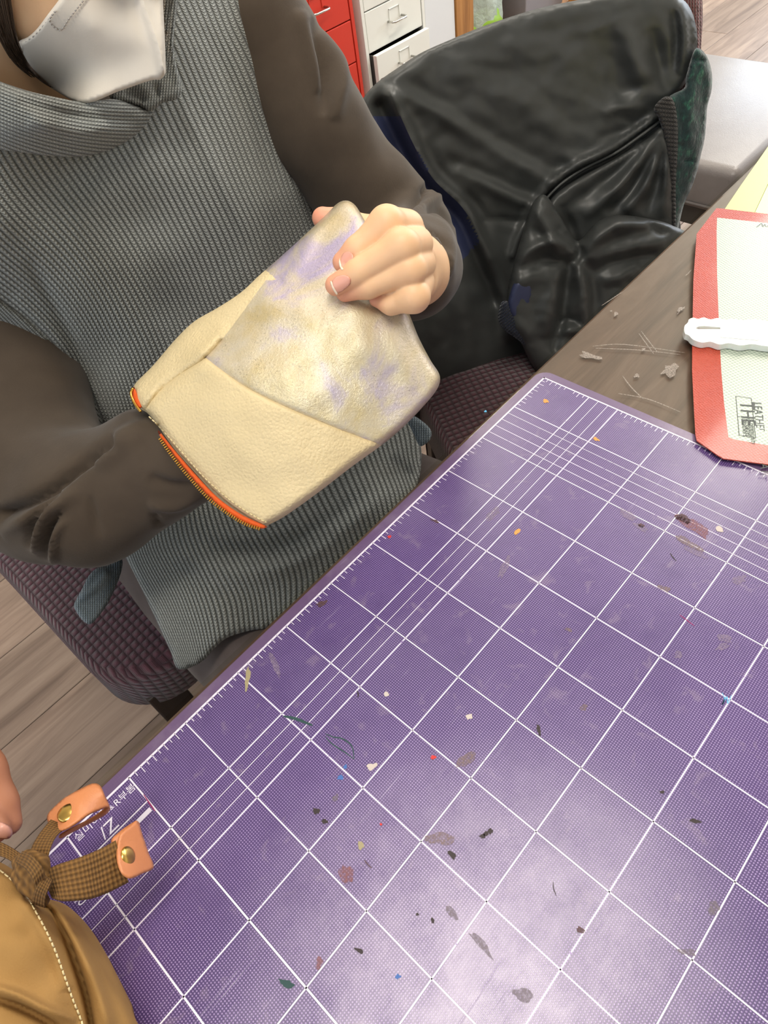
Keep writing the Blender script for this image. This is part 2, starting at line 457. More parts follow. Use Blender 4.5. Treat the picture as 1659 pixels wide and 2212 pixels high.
MAT['rib_dark'] = knit('dark_rib', srgb(30, 28, 27), srgb(84, 80, 76), 1, 1, 0.003, srgb(52, 48, 46))
MAT['rib_navy'] = knit('navy_rib', srgb(18, 22, 34), srgb(56, 64, 84), 1, 1, 0.003, srgb(34, 40, 56))
MAT['rib_burgundy'] = knit('burgundy_rib', srgb(70, 36, 38), srgb(140, 86, 84), 1, 1, 0.003, srgb(104, 58, 58))

def cloth(name, col, col2, rough=0.8, scale=90, sheen=0.2, bump=0.15, spec=0.25):
    t = NT(name); co = t.coord(); n1 = t.noise(co, scale, 4, 0.6); n2 = t.noise(co, scale * 14, 2, 0.5)
    t.set(Base_Color=t.mix(n1, col, col2), Roughness=rough); t.b.inputs['Sheen Weight'].default_value = sheen
    t.b.inputs['Specular IOR Level'].default_value = spec
    t.bump(n2, bump, 0.0006); return t.mat
MAT['sleeve'] = cloth('brown_jersey', srgb(66, 56, 46), srgb(82, 71, 60), 0.85, 40, 0.15, 0.2)
MAT['trouser'] = cloth('brown_trouser', srgb(74, 64, 60), srgb(92, 82, 80), 0.85, 50, 0.15)
MAT['nylon'] = cloth('black_nylon', srgb(58, 60, 59), srgb(70, 72, 71), 0.46, 14, 0.0, 0.05, 0.5)
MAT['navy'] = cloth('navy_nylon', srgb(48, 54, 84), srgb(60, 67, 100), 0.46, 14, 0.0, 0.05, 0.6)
MAT['mask'] = cloth('mask_fabric', srgb(206, 198, 186), srgb(214, 206, 194), 0.9, 60, 0.1, 0.1)
MAT['thread'] = plain('cream_thread', srgb(226, 208, 160), 0.7)
MAT['grey_thread'] = plain('grey_thread', srgb(168, 162, 156), 0.8)
t = NT('flecked_wool'); co = t.coord(); n1 = t.noise(t.mapping(co, (1, 1, 0.5)), 150, 4, 0.7); n2 = t.noise(co, 24, 3, 0.6)
c = t.ramp(n1, [(0.36, srgb(16, 26, 26)), (0.55, srgb(30, 62, 56)), (0.66, srgb(60, 130, 100)), (0.76, srgb(150, 190, 150))])
t.set(Base_Color=t.mix(n2, c, srgb(34, 58, 60)), Roughness=0.95); t.b.inputs['Sheen Weight'].default_value = 0.4; t.bump(n1, 0.8, 0.003); MAT['green_wool'] = t.mat
# burgundy waffle cover
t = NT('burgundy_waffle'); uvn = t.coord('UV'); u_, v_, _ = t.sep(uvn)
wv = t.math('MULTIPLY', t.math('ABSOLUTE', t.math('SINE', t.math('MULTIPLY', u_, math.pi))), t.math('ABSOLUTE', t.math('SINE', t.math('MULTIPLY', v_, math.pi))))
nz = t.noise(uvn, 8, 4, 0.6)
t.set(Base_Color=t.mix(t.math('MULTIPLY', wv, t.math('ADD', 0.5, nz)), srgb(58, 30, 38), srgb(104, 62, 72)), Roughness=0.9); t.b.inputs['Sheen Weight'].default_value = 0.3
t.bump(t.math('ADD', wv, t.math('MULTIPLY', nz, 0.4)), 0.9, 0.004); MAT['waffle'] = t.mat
# leathers
def leather(name, c1, c2, rough, grain, bump, dist=0.0008, **kw):
    t = NT(name); co = t.coord(); v = t.vor(co, grain, 'F1'); n1 = t.noise(co, 18, 4, 0.6); n2 = t.noise(co, grain * 1.4, 3, 0.6)
    t.set(Base_Color=t.mix(n1, c1, c2), Roughness=rough, **kw)
    t.bump(t.math('ADD', t.math('MULTIPLY', v.outputs['Distance'], -1.0), n2), bump, dist); return t.mat
MAT['cream_leather'] = leather('cream_leather', srgb(214, 193, 147), srgb(222, 203, 161), 0.55, 430, 0.5, 0.0010)
MAT['tan_leather'] = leather('tan_leather', srgb(196, 122, 76), srgb(210, 138, 90), 0.42, 700, 0.12)
MAT['grey_leather'] = leather('grey_leather', srgb(124, 118, 116), srgb(144, 138, 136), 0.34, 400, 0.15)
MAT['suede'] = leather('tan_suede', srgb(150, 114, 66), srgb(168, 130, 78), 0.85, 900, 0.15, Specular_IOR_Level=0.2)
t = NT('iridescent_leather'); co = t.coord(); n1 = t.noise(co, 16, 5, 0.6, 0.5); n2 = t.noise(co, 500, 3, 0.7); n3 = t.noise(co, 34, 5, 0.7)
c = t.ramp(n1, [(0.36, srgb(206, 188, 140)), (0.50, srgb(214, 202, 172)), (0.62, srgb(186, 174, 196)), (0.72, srgb(196, 184, 190))])
crk = t.ramp(t.noise(t.mapping(co, (1, 1, 2.4)), 520, 3, 0.8), [(0.56, (0, 0, 0)), (0.64, (1, 1, 1))]); crm = t.ramp(n3, [(0.46, (0, 0, 0)), (0.60, (1, 1, 1))])
c = t.mix(t.math('MULTIPLY', t.math('MULTIPLY', crk, crm), 0.5), c, srgb(120, 108, 84))
t.set(Base_Color=c, Metallic=0.22, Roughness=t.math('ADD', 0.20, t.math('MULTIPLY', n2, 0.3)))
t.b.inputs['Coat Weight'].default_value = 0.22; t.b.inputs['Coat Roughness'].default_value = 0.28; t.b.inputs['Coat Tint'].default_value = srgb(240, 236, 255)
t.b.inputs['Thin Film Thickness'].default_value = 360; t.b.inputs['Thin Film IOR'].default_value = 1.35
t.bump(n2, 0.75, 0.0009); MAT['irid'] = t.mat
MAT['zip_tape'] = cloth('orange_tape', srgb(214, 84, 26), srgb(226, 98, 34), 0.6, 200, 0.1)
MAT['gold'] = plain('gold_metal', srgb(224, 176, 84), 0.25, Metallic=1.0)
MAT['brass'] = plain('brass', srgb(214, 176, 96), 0.24, Metallic=1.0)
MAT['chrome'] = plain('chrome', srgb(210, 208, 202), 0.22, Metallic=1.0)
t = NT('webbing'); uvn = t.coord('UV'); u_, v_, _ = t.sep(uvn)
wv = t.math('MULTIPLY', t.math('SINE', t.math('MULTIPLY', t.math('ADD', u_, v_), 3.14159)), t.math('SINE', t.math('MULTIPLY', t.math('SUBTRACT', u_, v_), 3.14159)))
wv = t.math('ADD', 0.5, t.math('MULTIPLY', wv, 0.5)); nz = t.noise(uvn, 1.6, 3, 0.6)
t.set(Base_Color=t.mix(t.math('MULTIPLY', wv, t.math('ADD', 0.5, nz)), srgb(86, 58, 22), srgb(134, 96, 46)), Roughness=0.85)
t.bump(wv, 0.7, 0.0014); MAT['webbing'] = t.mat
# skin
t = NT('skin'); co = t.coord(); at = t.n('ShaderNodeAttribute'); at.attribute_name = 'tip'
n1 = t.noise(co, 45, 3, 0.6)
c = t.mix(n1, srgb(228, 180, 136), srgb(238, 196, 154)); c = t.mix(at.outputs['Fac'], c, srgb(222, 140, 116))
t.set(Base_Color=c, Roughness=0.5); t.b.inputs['Subsurface Weight'].default_value = 0.12; t.b.inputs['Subsurface Radius'].default_value = (0.006, 0.0025, 0.0015); t.b.inputs['Subsurface Scale'].default_value = 0.5
t.bump(t.noise(co, 700, 2, 0.6), 0.1, 0.0005); MAT['skin'] = t.mat
MAT['nail'] = plain('nail', srgb(232, 168, 146), 0.3); MAT['nail_tip'] = plain('nail_tip', srgb(246, 226, 202), 0.35)
MAT['skin_tan'] = plain('skin_tan', srgb(176, 118, 88), 0.5); MAT['nail_tan'] = plain('nail_tan', srgb(206, 150, 132), 0.35)
MAT['hair'] = plain('brown_hair', srgb(84, 66, 52), 0.45)
# silicone mat, plastics, furniture
t = NT('silicone_white'); co = t.coord(); v = t.vor(t.mapping(co, (1, 1, 0), (0, 0, 0.46)), 330, 'F1'); v.inputs['Randomness'].default_value = 0.0
t.set(Base_Color=t.ramp(v.outputs['Distance'], [(0.30, srgb(190, 199, 184)), (0.55, srgb(136, 154, 138))]), Roughness=0.38, Coat_Weight=0.2, Coat_Roughness=0.22); t.bump(v.outputs['Distance'], 0.35, 0.0008); MAT['sil_white'] = t.mat
t = NT('silicone_red'); co = t.coord(); v = t.vor(t.mapping(co, (1, 1, 0), (0, 0, 0.46)), 420, 'F1'); v.inputs['Randomness'].default_value = 0.3
t.set(Base_Color=t.mix(t.noise(co, 30, 3), srgb(186, 66, 44), srgb(206, 84, 58)), Roughness=0.42, Coat_Weight=0.22, Coat_Roughness=0.10); t.bump(t.math('ADD', v.outputs['Distance'], t.noise(co, 1100, 2, 0.6)), 0.9, 0.0012); MAT['sil_red'] = t.mat
MAT['ink'] = plain('black_ink', srgb(58, 64, 60), 0.5)
MAT['white_plastic'] = plain('white_plastic', srgb(238, 240, 234), 0.28, Subsurface_Weight=0.1)
MAT['lime'] = plain('lime_card', srgb(214, 232, 120), 0.4); MAT['yellow'] = plain('yellow_card', srgb(250, 240, 150), 0.35)
MAT['red_metal'] = plain('red_metal', srgb(206, 54, 36), 0.42); MAT['white_metal'] = plain('white_metal', srgb(232, 232, 224), 0.42)
MAT['dark_gap'] = plain('dark_metal_inside', srgb(70, 66, 62), 0.6)
MAT['white_panel'] = plain('white_panel', srgb(222, 224, 226), 0.5)
MAT['wall'] = plain('wall_paint', srgb(232, 228, 218), 0.8); MAT['ceiling'] = plain('ceiling_paint', srgb(240, 238, 232), 0.85)
MAT['grey_box'] = plain('grey_box', srgb(128, 124, 128), 0.6)
t = NT('plastic_bag'); co = t.coord(); n1 = t.noise(co, 16, 4, 0.6)
t.set(Base_Color=t.mix(n1, srgb(196, 214, 200), srgb(226, 236, 228)), Roughness=0.2); t.b.inputs['Transmission Weight'].default_value = 0.35; t.b.inputs['IOR'].default_value = 1.2
t.bump(t.noise(co, 45, 4, 0.6), 0.6, 0.01); MAT['plastic_bag'] = t.mat
MAT['leaf_green'] = plain('leaf_green', srgb(132, 170, 40), 0.5); MAT['teal'] = plain('teal', srgb(20, 130, 96), 0.4)

# ------------------------------------------------------------------ the room
XL, XR, YB, YF, ZC = -5.0, 2.1, -1.95, 2.2, 2.5
floor = tag(box('floor', (XL, YB, -0.05), (XR, YF, -0.003), MAT['dark_wood']), kind='structure')
def plank_mesh(L, Wd):
    bm = bmesh.new(); bm_box(bm, (0, 0, -0.003), (L, Wd, 0.0)); 
    bmesh.ops.bevel(bm, geom=[e for e in bm.edges if all(v.co.z > -0.001 for v in e.verts)], offset=0.0012, segments=1, affect='EDGES')
    me = bpy.data.meshes.new('plank'); bm.to_mesh(me); bm.free(); me.materials.append(MAT['floor_wood']); return me
PW = 0.187; PL = 1.22; pme = plank_mesh(PL - 0.0016, PW - 0.0016)
row = 0; y = -0.51 - 8 * PW
while y < YF:
    x = XL - (row * 0.43) % PL
    if row == 7: x = 0.428 - 5 * PL
    while x < XR:
        if y > YB - 0.1:
            x0, x1, y0, y1 = max(x, XL), min(x + PL, XR), max(y, YB), min(y + PW, YF)
            full = abs(x1 - x0 - PL) < 1e-6 and abs(y1 - y0 - PW) < 1e-6
            if x1 - x0 > 0.02 and y1 - y0 > 0.02:
                o = bpy.data.objects.new('plank', pme if full else plank_mesh(x1 - x0 - 0.0016, y1 - y0 - 0.0016)); COL.objects.link(o)
                o.location = (x0, y0, 0); o.parent = floor
        x += PL
    y += PW; row += 1
tag(box('ceiling', (XL, YB, ZC), (XR, YF, ZC + 0.05), MAT['ceiling']), kind='structure')
tag(box('wall_back', (XL, YB - 0.06, 0), (XR, YB, ZC), MAT['wall']), kind='structure')
tag(box('wall_front', (XL, YF, 0), (XR, YF + 0.06, ZC), MAT['wall']), kind='structure')
tag(box('baseboard_back', (XL, YB, 0.001), (XR, YB + 0.012, 0.08), MAT['white_panel']), kind='structure')
def wall_with_window(name, x0, x1, yw0, yw1, zw0, zw1):
    bm = bmesh.new()
    for lo, hi in (((x0, YB, 0), (x1, yw0, ZC)), ((x0, yw1, 0), (x1, YF, ZC)), ((x0, yw0, 0), (x1, yw1, zw0)), ((x0, yw0, zw1), (x1, yw1, ZC))):
        bm_box(bm, lo, hi)
    return tag(bm_obj(name, bm, MAT['wall']), kind='structure')
wall_with_window('wall_far', XL - 0.06, XL, -1.6, 1.0, 0.8, 2.3)
wall_with_window('wall_near', XR, XR + 0.06, -1.3, 1.1, 0.8, 2.2)
def window(name, xa, xb, y0, y1, z0, z1):
    bm = bmesh.new(); b = 0.05
    for lo, hi in (((xa, y0, z0), (xb, y0 + b, z1)), ((xa, y1 - b, z0), (xb, y1, z1)), ((xa, y0, z0), (xb, y1, z0 + b)), ((xa, y0, z1 - b), (xb, y1, z1)), ((xa, (y0 + y1) / 2 - b / 2, z0), (xb, (y0 + y1) / 2 + b / 2, z1))):
        bm_box(bm, lo, hi)
    o = tag(bm_obj(name, bm, MAT['white_panel']), kind='structure')
    for k in range(2):
        ya = y0 + b if k == 0 else (y0 + y1) / 2 + b / 2; yb = (y0 + y1) / 2 - b / 2 if k == 0 else y1 - b
        box('pane', ((xa + xb) / 2 - 0.003, ya, z0 + b), ((xa + xb) / 2 + 0.003, yb, z1 - b), MAT['clear'], o)
window('window_1', XL - 0.055, XL - 0.005, -1.6, 1.0, 0.8, 2.3)
window('window_2', XR + 0.005, XR + 0.055, -1.3, 1.1, 0.8, 2.2)
t = NT('led_diffuser'); t.set(Base_Color=(1, 1, 1, 1)); t.b.inputs['Emission Color'].default_value = (1, 0.95, 0.86, 1); t.b.inputs['Emission Strength'].default_value = 6.0; MAT['led'] = t.mat
def ceiling_light(x, y, energy, label, sx=1.2, sy=0.3):
    r = empty('ceiling_light', (x, y, ZC - 0.05), label, 'light', 'ceiling lights')
    bm = bmesh.new(); b = 0.015
    for lo, hi in (((x - sx / 2, y - sy / 2, ZC - 0.05), (x + sx / 2, y - sy / 2 + b, ZC)), ((x - sx / 2, y + sy / 2 - b, ZC - 0.05), (x + sx / 2, y + sy / 2, ZC)), ((x - sx / 2, y - sy / 2, ZC - 0.05), (x - sx / 2 + b, y + sy / 2, ZC)), ((x + sx / 2 - b, y - sy / 2, ZC - 0.05), (x + sx / 2, y + sy / 2, ZC))):
        bm_box(bm, lo, hi)
    bm_obj('frame', bm, MAT['white_metal'], r)
    box('diffuser', (x - sx / 2 + b, y - sy / 2 + b, ZC - 0.042), (x + sx / 2 - b, y + sy / 2 - b, ZC - 0.036), MAT['led'], r)
    area_light('lamp', (x, y, ZC - 0.052), (sx - 0.04, sy - 0.04), energy, (1.0, 0.93, 0.82))
ceiling_light(0.40, 0.24, 27, 'long white ceiling light above the cutting mat')
ceiling_light(-2.0, -0.15, 34, 'long white ceiling light above the silicone mat end of the table')
ceiling_light(-3.3, -0.62, 34, 'long white ceiling light nearest the far window')
ceiling_light(-1.0, -1.1, 22, 'long white ceiling light in front of the drawer cabinets')

# ------------------------------------------------------------------ table, cover, cutting mat
TZ = -0.30     # cm, table surface relative to mat top
tb = empty('table', V3(0, 20, -75), 'long dark brown wooden work table under the purple cutting mat', 'table')
bm = bmesh.new(); bm_box(bm, V3(-170, -1.6, TZ - 3.2), V3(75, 75, TZ - 0.22)); bm_obj('table_top', bm, MAT['table_wood'], tb, bevel=0.003)
for x in (-160, 66):
    for y in (6, 66): box('leg', V3(x - 3, y - 3, -75), V3(x + 3, y + 3, TZ - 3.2), MAT['dark_wood'], tb, 0.003)
box('apron', V3(-160, 6, TZ - 10), V3(66, 8, TZ - 3.2), MAT['dark_wood'], tb)
tag(box('table_cover', V3(-170, -1.78, TZ - 0.155), V3(75, 75, TZ), MAT['clear'], None, 0.0006), 'clear scratched plastic sheet covering the brown table top', 'table cover')
def rounded_rect(x0, y0, x1, y1, r, n=6):
    o = []
    for cx, cy, a0 in ((x1 - r, y1 - r, 0), (x0 + r, y1 - r, 90), (x0 + r, y0 + r, 180), (x1 - r, y0 + r, 270)):
        for k in range(n + 1):
            a = math.radians(a0 + 90 * k / n); o.append((cx + r * math.cos(a), cy + r * math.sin(a)))
    return o
def prism(name, poly, z0, z1, mat, parent=None, bevel=0.0):
    bm = bmesh.new(); vs_ = [bm.verts.new((p[0], p[1], z0)) for p in poly]; f = bm.faces.new(vs_)
    r = bmesh.ops.extrude_face_region(bm, geom=[f])
    for g in r['geom']:
        if isinstance(g, bmesh.types.BMVert): g.co.z = z1
    if bevel:
        bmesh.ops.bevel(bm, geom=[e for e in bm.edges if all(abs(v.co.z - z1) < 1e-7 for v in e.verts)], offset=bevel, segments=2, affect='EDGES')
    return bm_obj(name, bm, mat, parent)
cm = empty('cutting_mat', V3(30, 22, TZ), 'purple dotted cutting mat with white grid lines on the table', 'cutting mat')
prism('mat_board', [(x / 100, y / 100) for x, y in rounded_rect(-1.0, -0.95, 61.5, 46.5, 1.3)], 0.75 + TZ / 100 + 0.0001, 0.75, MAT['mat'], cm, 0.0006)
# printed grid
bm = bmesh.new()
def line(x0, y0, x1, y1, wd):
    a = np.array((x0, y0)); b = np.array((x1, y1)); d = (b - a) / np.linalg.norm(b - a); n_ = np.array((-d[1], d[0])) * wd / 2
    q = [a + n_, a - n_, b - n_, b + n_]
    bm.faces.new([bm.verts.new((p[0] / 100, p[1] / 100, 0.75 + 0.00012)) for p in q])
XM, YM = 60.0, 45.0
line(0, -0.08, 0, YM, 0.14); line(-0.07, 0, XM, 0, 0.16); line(XM, 0, XM, YM, 0.15); line(0, YM, XM, YM, 0.15)
xl = [5, 10] + list(range(15, 60, 5)); yl = [5, 8] + list(range(13, 45, 5))
for x in xl: line(x, 0, x, YM, 0.085 if x < 50 else 0.11)
for x in (6, 7, 8, 9): line(x, 0, x, YM, 0.05)
for y in yl: line(0, y, XM, y, 0.085)
for y in (6, 7): line(0, y, XM, y, 0.05)
for i in range(1, 100):
    x = i * 0.5
    if not (5 <= x <= 10) and x < 50 and abs(x % 5) > 0.01: line(x, 0, x, 0.62 if i % 2 == 0 else 0.4, 0.05)
for i in range(1, 88):
    y = i * 0.5
    if not (5 <= y <= 8) and abs((y - 3) % 5) > 0.01 and y != 5: line(0, y, 0.62 if i % 2 == 0 else 0.4, y, 0.05)
line(50, 2.35, 57, 2.35, 0.1); line(50.2, 2.95, 57, 2.95, 0.34)
bm_obj('printed_grid', bm, MAT['print'], cm)
def text(name, body, size, M, mat, parent, depth=0.0):
    c = bpy.data.curves.new(name, 'FONT'); c.body = body; c.size = size; c.align_x = 'LEFT'; c.extrude = depth; c.resolution_u = 3
    o = bpy.data.objects.new(name, c); COL.objects.link(o); dg = bpy.context.evaluated_depsgraph_get(); dg.update()
    me = bpy.data.meshes.new_from_object(o.evaluated_get(dg)); bpy.data.objects.remove(o)
    me.transform(M); me.name = name
    return link(name, me, mat, parent)
def text_frame(o, xd, zup=1):
    xd = Vector(xd).normalized(); zd = Vector((0, 0, 1)); yd = zd.cross(xd)
    M_ = Matrix.Identity(4)
    for i in range(3): M_[i][0] = xd[i]; M_[i][1] = yd[i]; M_[i][2] = zd[i]; M_[i][3] = o[i]
    return M_
# lettering reads along -x with its top towards the table edge
for body, px, sz in (('R\ubd80\ubd04', (251, 1743), 0.0068), ('&', (240, 1751), 0.0045), ('\uc2e4\ubbf8\uc774\ub808', (166, 1820), 0.0072)):
    o3 = at_z(px[0], px[1], 0.015)
    text('printed_lettering', body, sz, text_frame(o3, (-1, 0, 0)), MAT['print'], cm)
o3 = at_z(166, 1962, 0.015); text('printed_lettering', '\uc6a9\uc5f4', 0.011, text_frame(o3, (-1, 0, 0)), MAT['print'], cm)
o3 = at_z(226, 1815, 0.015); text('printed_lettering', '/Z', 0.013, text_frame(o3, (-1, 0, 0)), MAT['print'], cm)

from mathutils.bvhtree import BVHTree
def caster(objs):
    Vs = []; Fs = []
    for o_ in objs:
        k_ = len(Vs); Vs += [v.co.copy() for v in o_.data.vertices]; Fs += [[i + k_ for i in p.vertices] for p in o_.data.polygons]
    tree = BVHTree.FromPolygons(Vs, Fs)
    def f(u, v):
        out = []
        for a, b in zip(np.ravel(u), np.ravel(v)):
            d = ray(np.float64(a), np.float64(b)); hit = tree.ray_cast(Vector(CAM), Vector(d).normalized(), 3.0)
            out.append(float((np.array(hit[0]) - CAM) @ FWD) if hit[0] is not None else np.nan)
        return np.array(out)
    return f
# dried paint, glue and ink marks
def mk(name, col, rough=0.6): MAT[name] = plain(name, col, rough)
mk('m_chip', srgb(160, 148, 138)); mk('m_dark', srgb(44, 32, 34)); mk('m_tan', srgb(138, 116, 112)); mk('m_orange', srgb(216, 150, 74)); mk('m_red', srgb(204, 46, 44)); mk('m_blue', srgb(62, 104, 170))
mk('m_white', srgb(214, 206, 206)); mk('m_olive', srgb(160, 148, 112)); mk('m_green', srgb(30, 66, 66)); mk('m_cyan', srgb(90, 180, 224)); mk('m_mag', srgb(150, 26, 96)); mk('m_grey', srgb(128, 116, 124)); mk('m_lilac', srgb(152, 134, 158)); mk('m_rust', srgb(150, 92, 84)); mk('m_brown', srgb(92, 64, 66))
for nm_, al in (('m_tan', .45), ('m_lilac', .4), ('m_grey', .5), ('m_rust', .4), ('m_brown', .75), ('m_chip', .6)):
    nt_ = MAT[nm_].node_tree; bs = nt_.nodes['Principled BSDF']; nn = nt_.nodes.new('ShaderNodeTexNoise'); nn.inputs['Scale'].default_value = 700; nn.inputs['Detail'].default_value = 3
    tc_ = nt_.nodes.new('ShaderNodeTexCoord'); nt_.links.new(tc_.outputs['Object'], nn.inputs['Vector']); mr = nt_.nodes.new('ShaderNodeMapRange'); mr.inputs['From Min'].default_value = 0.35; mr.inputs['From Max'].default_value = 0.65; mr.inputs['To Min'].default_value = al - 0.25; mr.inputs['To Max'].default_value = al + 0.25
    nt_.links.new(nn.outputs[0], mr.inputs['Value']); nt_.links.new(mr.outputs[0], bs.inputs['Alpha'])
def fleck(u, v, a, b, ang, mat, z=0.0, h=0.0002, parent=None, nm='paint_fleck', jag=0.3, n=14):
    """irregular thin fleck; a, b half sizes in px"""
    c = at_z(u, v, z); q = []
    ph = random.random() * 9
    for k in range(n):
        t_ = 2 * math.pi * k / n; rr = 1 + jag * (random.random() - 0.5) * 2 + 0.12 * math.sin(3 * t_ + ph)
        du, dv = a * rr * math.cos(t_), b * rr * math.sin(t_)
        ca, sa = math.cos(ang), math.sin(ang)
        q.append(at_z(u + du * ca - dv * sa, v + du * sa + dv * ca, z))
    zb = 0.75 + z / 100
    vs_ = [(p[0], p[1], zb + 0.0001) for p in q] + [(p[0], p[1], zb + 0.0001 + h) for p in q]
    F = [tuple(range(n, 2 * n))] + [(i, (i + 1) % n, n + (i + 1) % n, n + i) for i in range(n)]
    return mesh_obj(nm, vs_, F, MAT[mat], parent or cm)
for f in [(683, 1752, 9, 7, .4, 'm_dark'), (701, 1774, 7, 5, .2, 'm_dark'), (976, 1847, 12, 6, .9, 'm_dark'), (1042, 1806, 6, 5, 0, 'm_dark'), (1050, 1801, 5, 5, 0, 'm_dark'), (1059, 1796, 6, 7, 0, 'm_dark'),
          (776, 2053, 9, 5, .5, 'm_dark'), (1164, 1577, 4, 11, -.3, 'm_dark'), (1430, 1711, 6, 4, 0, 'm_dark'), (1503, 1774, 12, 5, .2, 'm_dark'), (935, 1989, 4, 6, 0, 'm_dark'), (902, 1975, 3, 3, 0, 'm_dark'),
          (955, 1810, 30, 14, .1, 'm_tan'), (748, 1888, 14, 20, -.5, 'm_rust'), (1130, 2150, 22, 14, .2, 'm_grey'), (1487, 2056, 20, 7, .1, 'm_grey'), (1543, 1962, 12, 16, .3, 'm_grey'), (780, 1826, 7, 9, 0, 'm_olive'),
          (1117, 1149, 8, 4, -.7, 'm_orange'), (1178, 866, 6, 4, .5, 'm_orange'), (1288, 949, 7, 3, .4, 'm_orange'), (841, 1160, 4, 3, 0, 'm_red'), (1049, 889, 3, 2, 0, 'm_cyan'), (936, 1636, 6, 4, 0, 'm_red'), (823, 1781, 3, 3, 0, 'm_red'),
          (736, 1680, 7, 5, 0, 'm_blue'), (746, 1656, 4, 5, .5, 'm_blue'), (803, 1657, 11, 7, -.5, 'm_white'), (535, 1464, 6, 29, .12, 'm_olive'), (695, 1304, 12, 5, -.4, 'm_brown'), (835, 1500, 5, 5, 0, 'm_white'),
          (725, 1724, 6, 8, .4, 'm_grey'), (1566, 1380, 16, 9, .3, 'm_lilac'), (1560, 1398, 17, 7, -.2, 'm_lilac'), (1466, 1415, 9, 8, 0, 'm_lilac'), (1262, 1528, 9, 6, -.6, 'm_tan'), (1228, 1361, 8, 4, .4, 'm_tan'),
          (1355, 1112, 24, 8, .45, 'm_lilac'), (1385, 1140, 16, 5, .5, 'm_lilac'), (1500, 1138, 42, 12, .5, 'm_rust'), (1478, 1120, 18, 9, .5, 'm_brown'), (1485, 1172, 36, 7, .5, 'm_tan'), (1505, 1195, 28, 6, .5, 'm_lilac'), (1553, 1143, 9, 5, .3, 'm_white'),
          (1596, 1252, 18, 9, -.3, 'm_lilac'), (1435, 1272, 14, 6, .4, 'm_tan'), (1065, 1110, 9, 20, .7, 'm_lilac'), (1090, 1225, 8, 26, .5, 'm_lilac'), (595, 1440, 7, 26, -.4, 'm_lilac'), (1013, 1548, 8, 6, 0, 'm_white'), (620, 2125, 18, 8, .3, 'm_green'),
          (860, 2110, 6, 5, 0, 'm_blue'), (690, 2080, 8, 12, .3, 'm_rust'), (1385, 1135, 7, 4, .3, 'm_brown'), (1010, 1640, 14, 22, .8, 'm_tan'), (975, 1970, 8, 18, -.6, 'm_grey'), (1040, 2040, 7, 34, -.7, 'm_grey'), (1255, 2010, 10, 6, .7, 'm_brown'), (940, 1126, 10, 3, .4, 'm_brown')]:
    fleck(*f)
def ink(pts, wpx, mat, z=0.02, nm='ink_mark', parent=None):
    pts = catmull(pts, 5); Vv = []; Ff = []
    W_ = [at_z(p[0], p[1], z) for p in pts]
    for i, p in enumerate(W_):
        t_ = W_[min(i + 1, len(W_) - 1)] - W_[max(i - 1, 0)]; t_ /= np.linalg.norm(t_) + 1e-12; n_ = np.array((-t_[1], t_[0], 0)); hw = wpx * 0.00033 * (0.4 + 0.6 * math.sin(math.pi * (i + 0.5) / len(W_)))
        Vv += [p + n_ * hw, p - n_ * hw]
    for i in range(len(W_) - 1): Ff.append((2 * i, 2 * i + 1, 2 * i + 3, 2 * i + 2))
    return mesh_obj(nm, Vv, Ff, MAT[mat], parent or cm)
ink([(612, 1547), (640, 1553), (675, 1567)], 3.2, 'm_green'); ink([(703, 1585), (720, 1592), (740, 1596), (760, 1612), (765, 1640)], 1.4, 'm_green'); ink([(703, 1590), (715, 1605), (745, 1625), (765, 1640)], 1.2, 'm_green')
ink([(1560, 1496), (1565, 1510), (1560, 1522), (1570, 1505), (1572, 1520), (1580, 1502)], 1.0, 'm_cyan'); ink([(1468, 1328), (1483, 1339), (1500, 1352)], 1.0, 'm_mag'); ink([(310, 1716), (325, 1738), (335, 1752)], 1.3, 'm_mag')
ink([(1448, 1195), (1453, 1203), (1461, 1212)], 1.3, 'm_dark'); ink([(771, 1492), (774, 1500), (773, 1506)], 1.4, 'm_dark'); ink([(1195, 1905), (1196, 1920), (1202, 1935)], 0.8, 'm_dark'); ink([(787, 1858), (795, 1868), (803, 1875)], 1.2, 'm_brown')
for pl in ([(1280, 748), (1350, 744), (1480, 762)], [(1285, 752), (1380, 756), (1470, 766)], [(1385, 715), (1400, 735), (1420, 760)], [(1380, 720), (1396, 742), (1412, 764)], [(1345, 812), (1365, 838), (1390, 862)], [(1335, 850), (1400, 862), (1470, 890)], [(1480, 596), (1487, 590), (1494, 582)], [(1462, 680), (1472, 668), (1480, 662)], [(1300, 660), (1330, 640), (1345, 630)]):
    ink(pl, 1.6, 'm_chip', z=TZ + 0.02, nm='scratch', parent=tb)
for f in [(1272, 769, 22, 7, .25), (1447, 800, 20, 11, -.4), (1390, 755, 4, 3, 0), (1375, 812, 5, 4, 0), (1330, 678, 4, 5, .4), (1470, 668, 8, 4, -.4), (1320, 672, 3, 2, 0)]:
    fleck(*f, 'm_chip', z=TZ, parent=tb, nm='paint_fleck', jag=0.4)
MAT['m_white'].node_tree.nodes['Principled BSDF'].inputs[0].default_value = srgb(196, 184, 176)

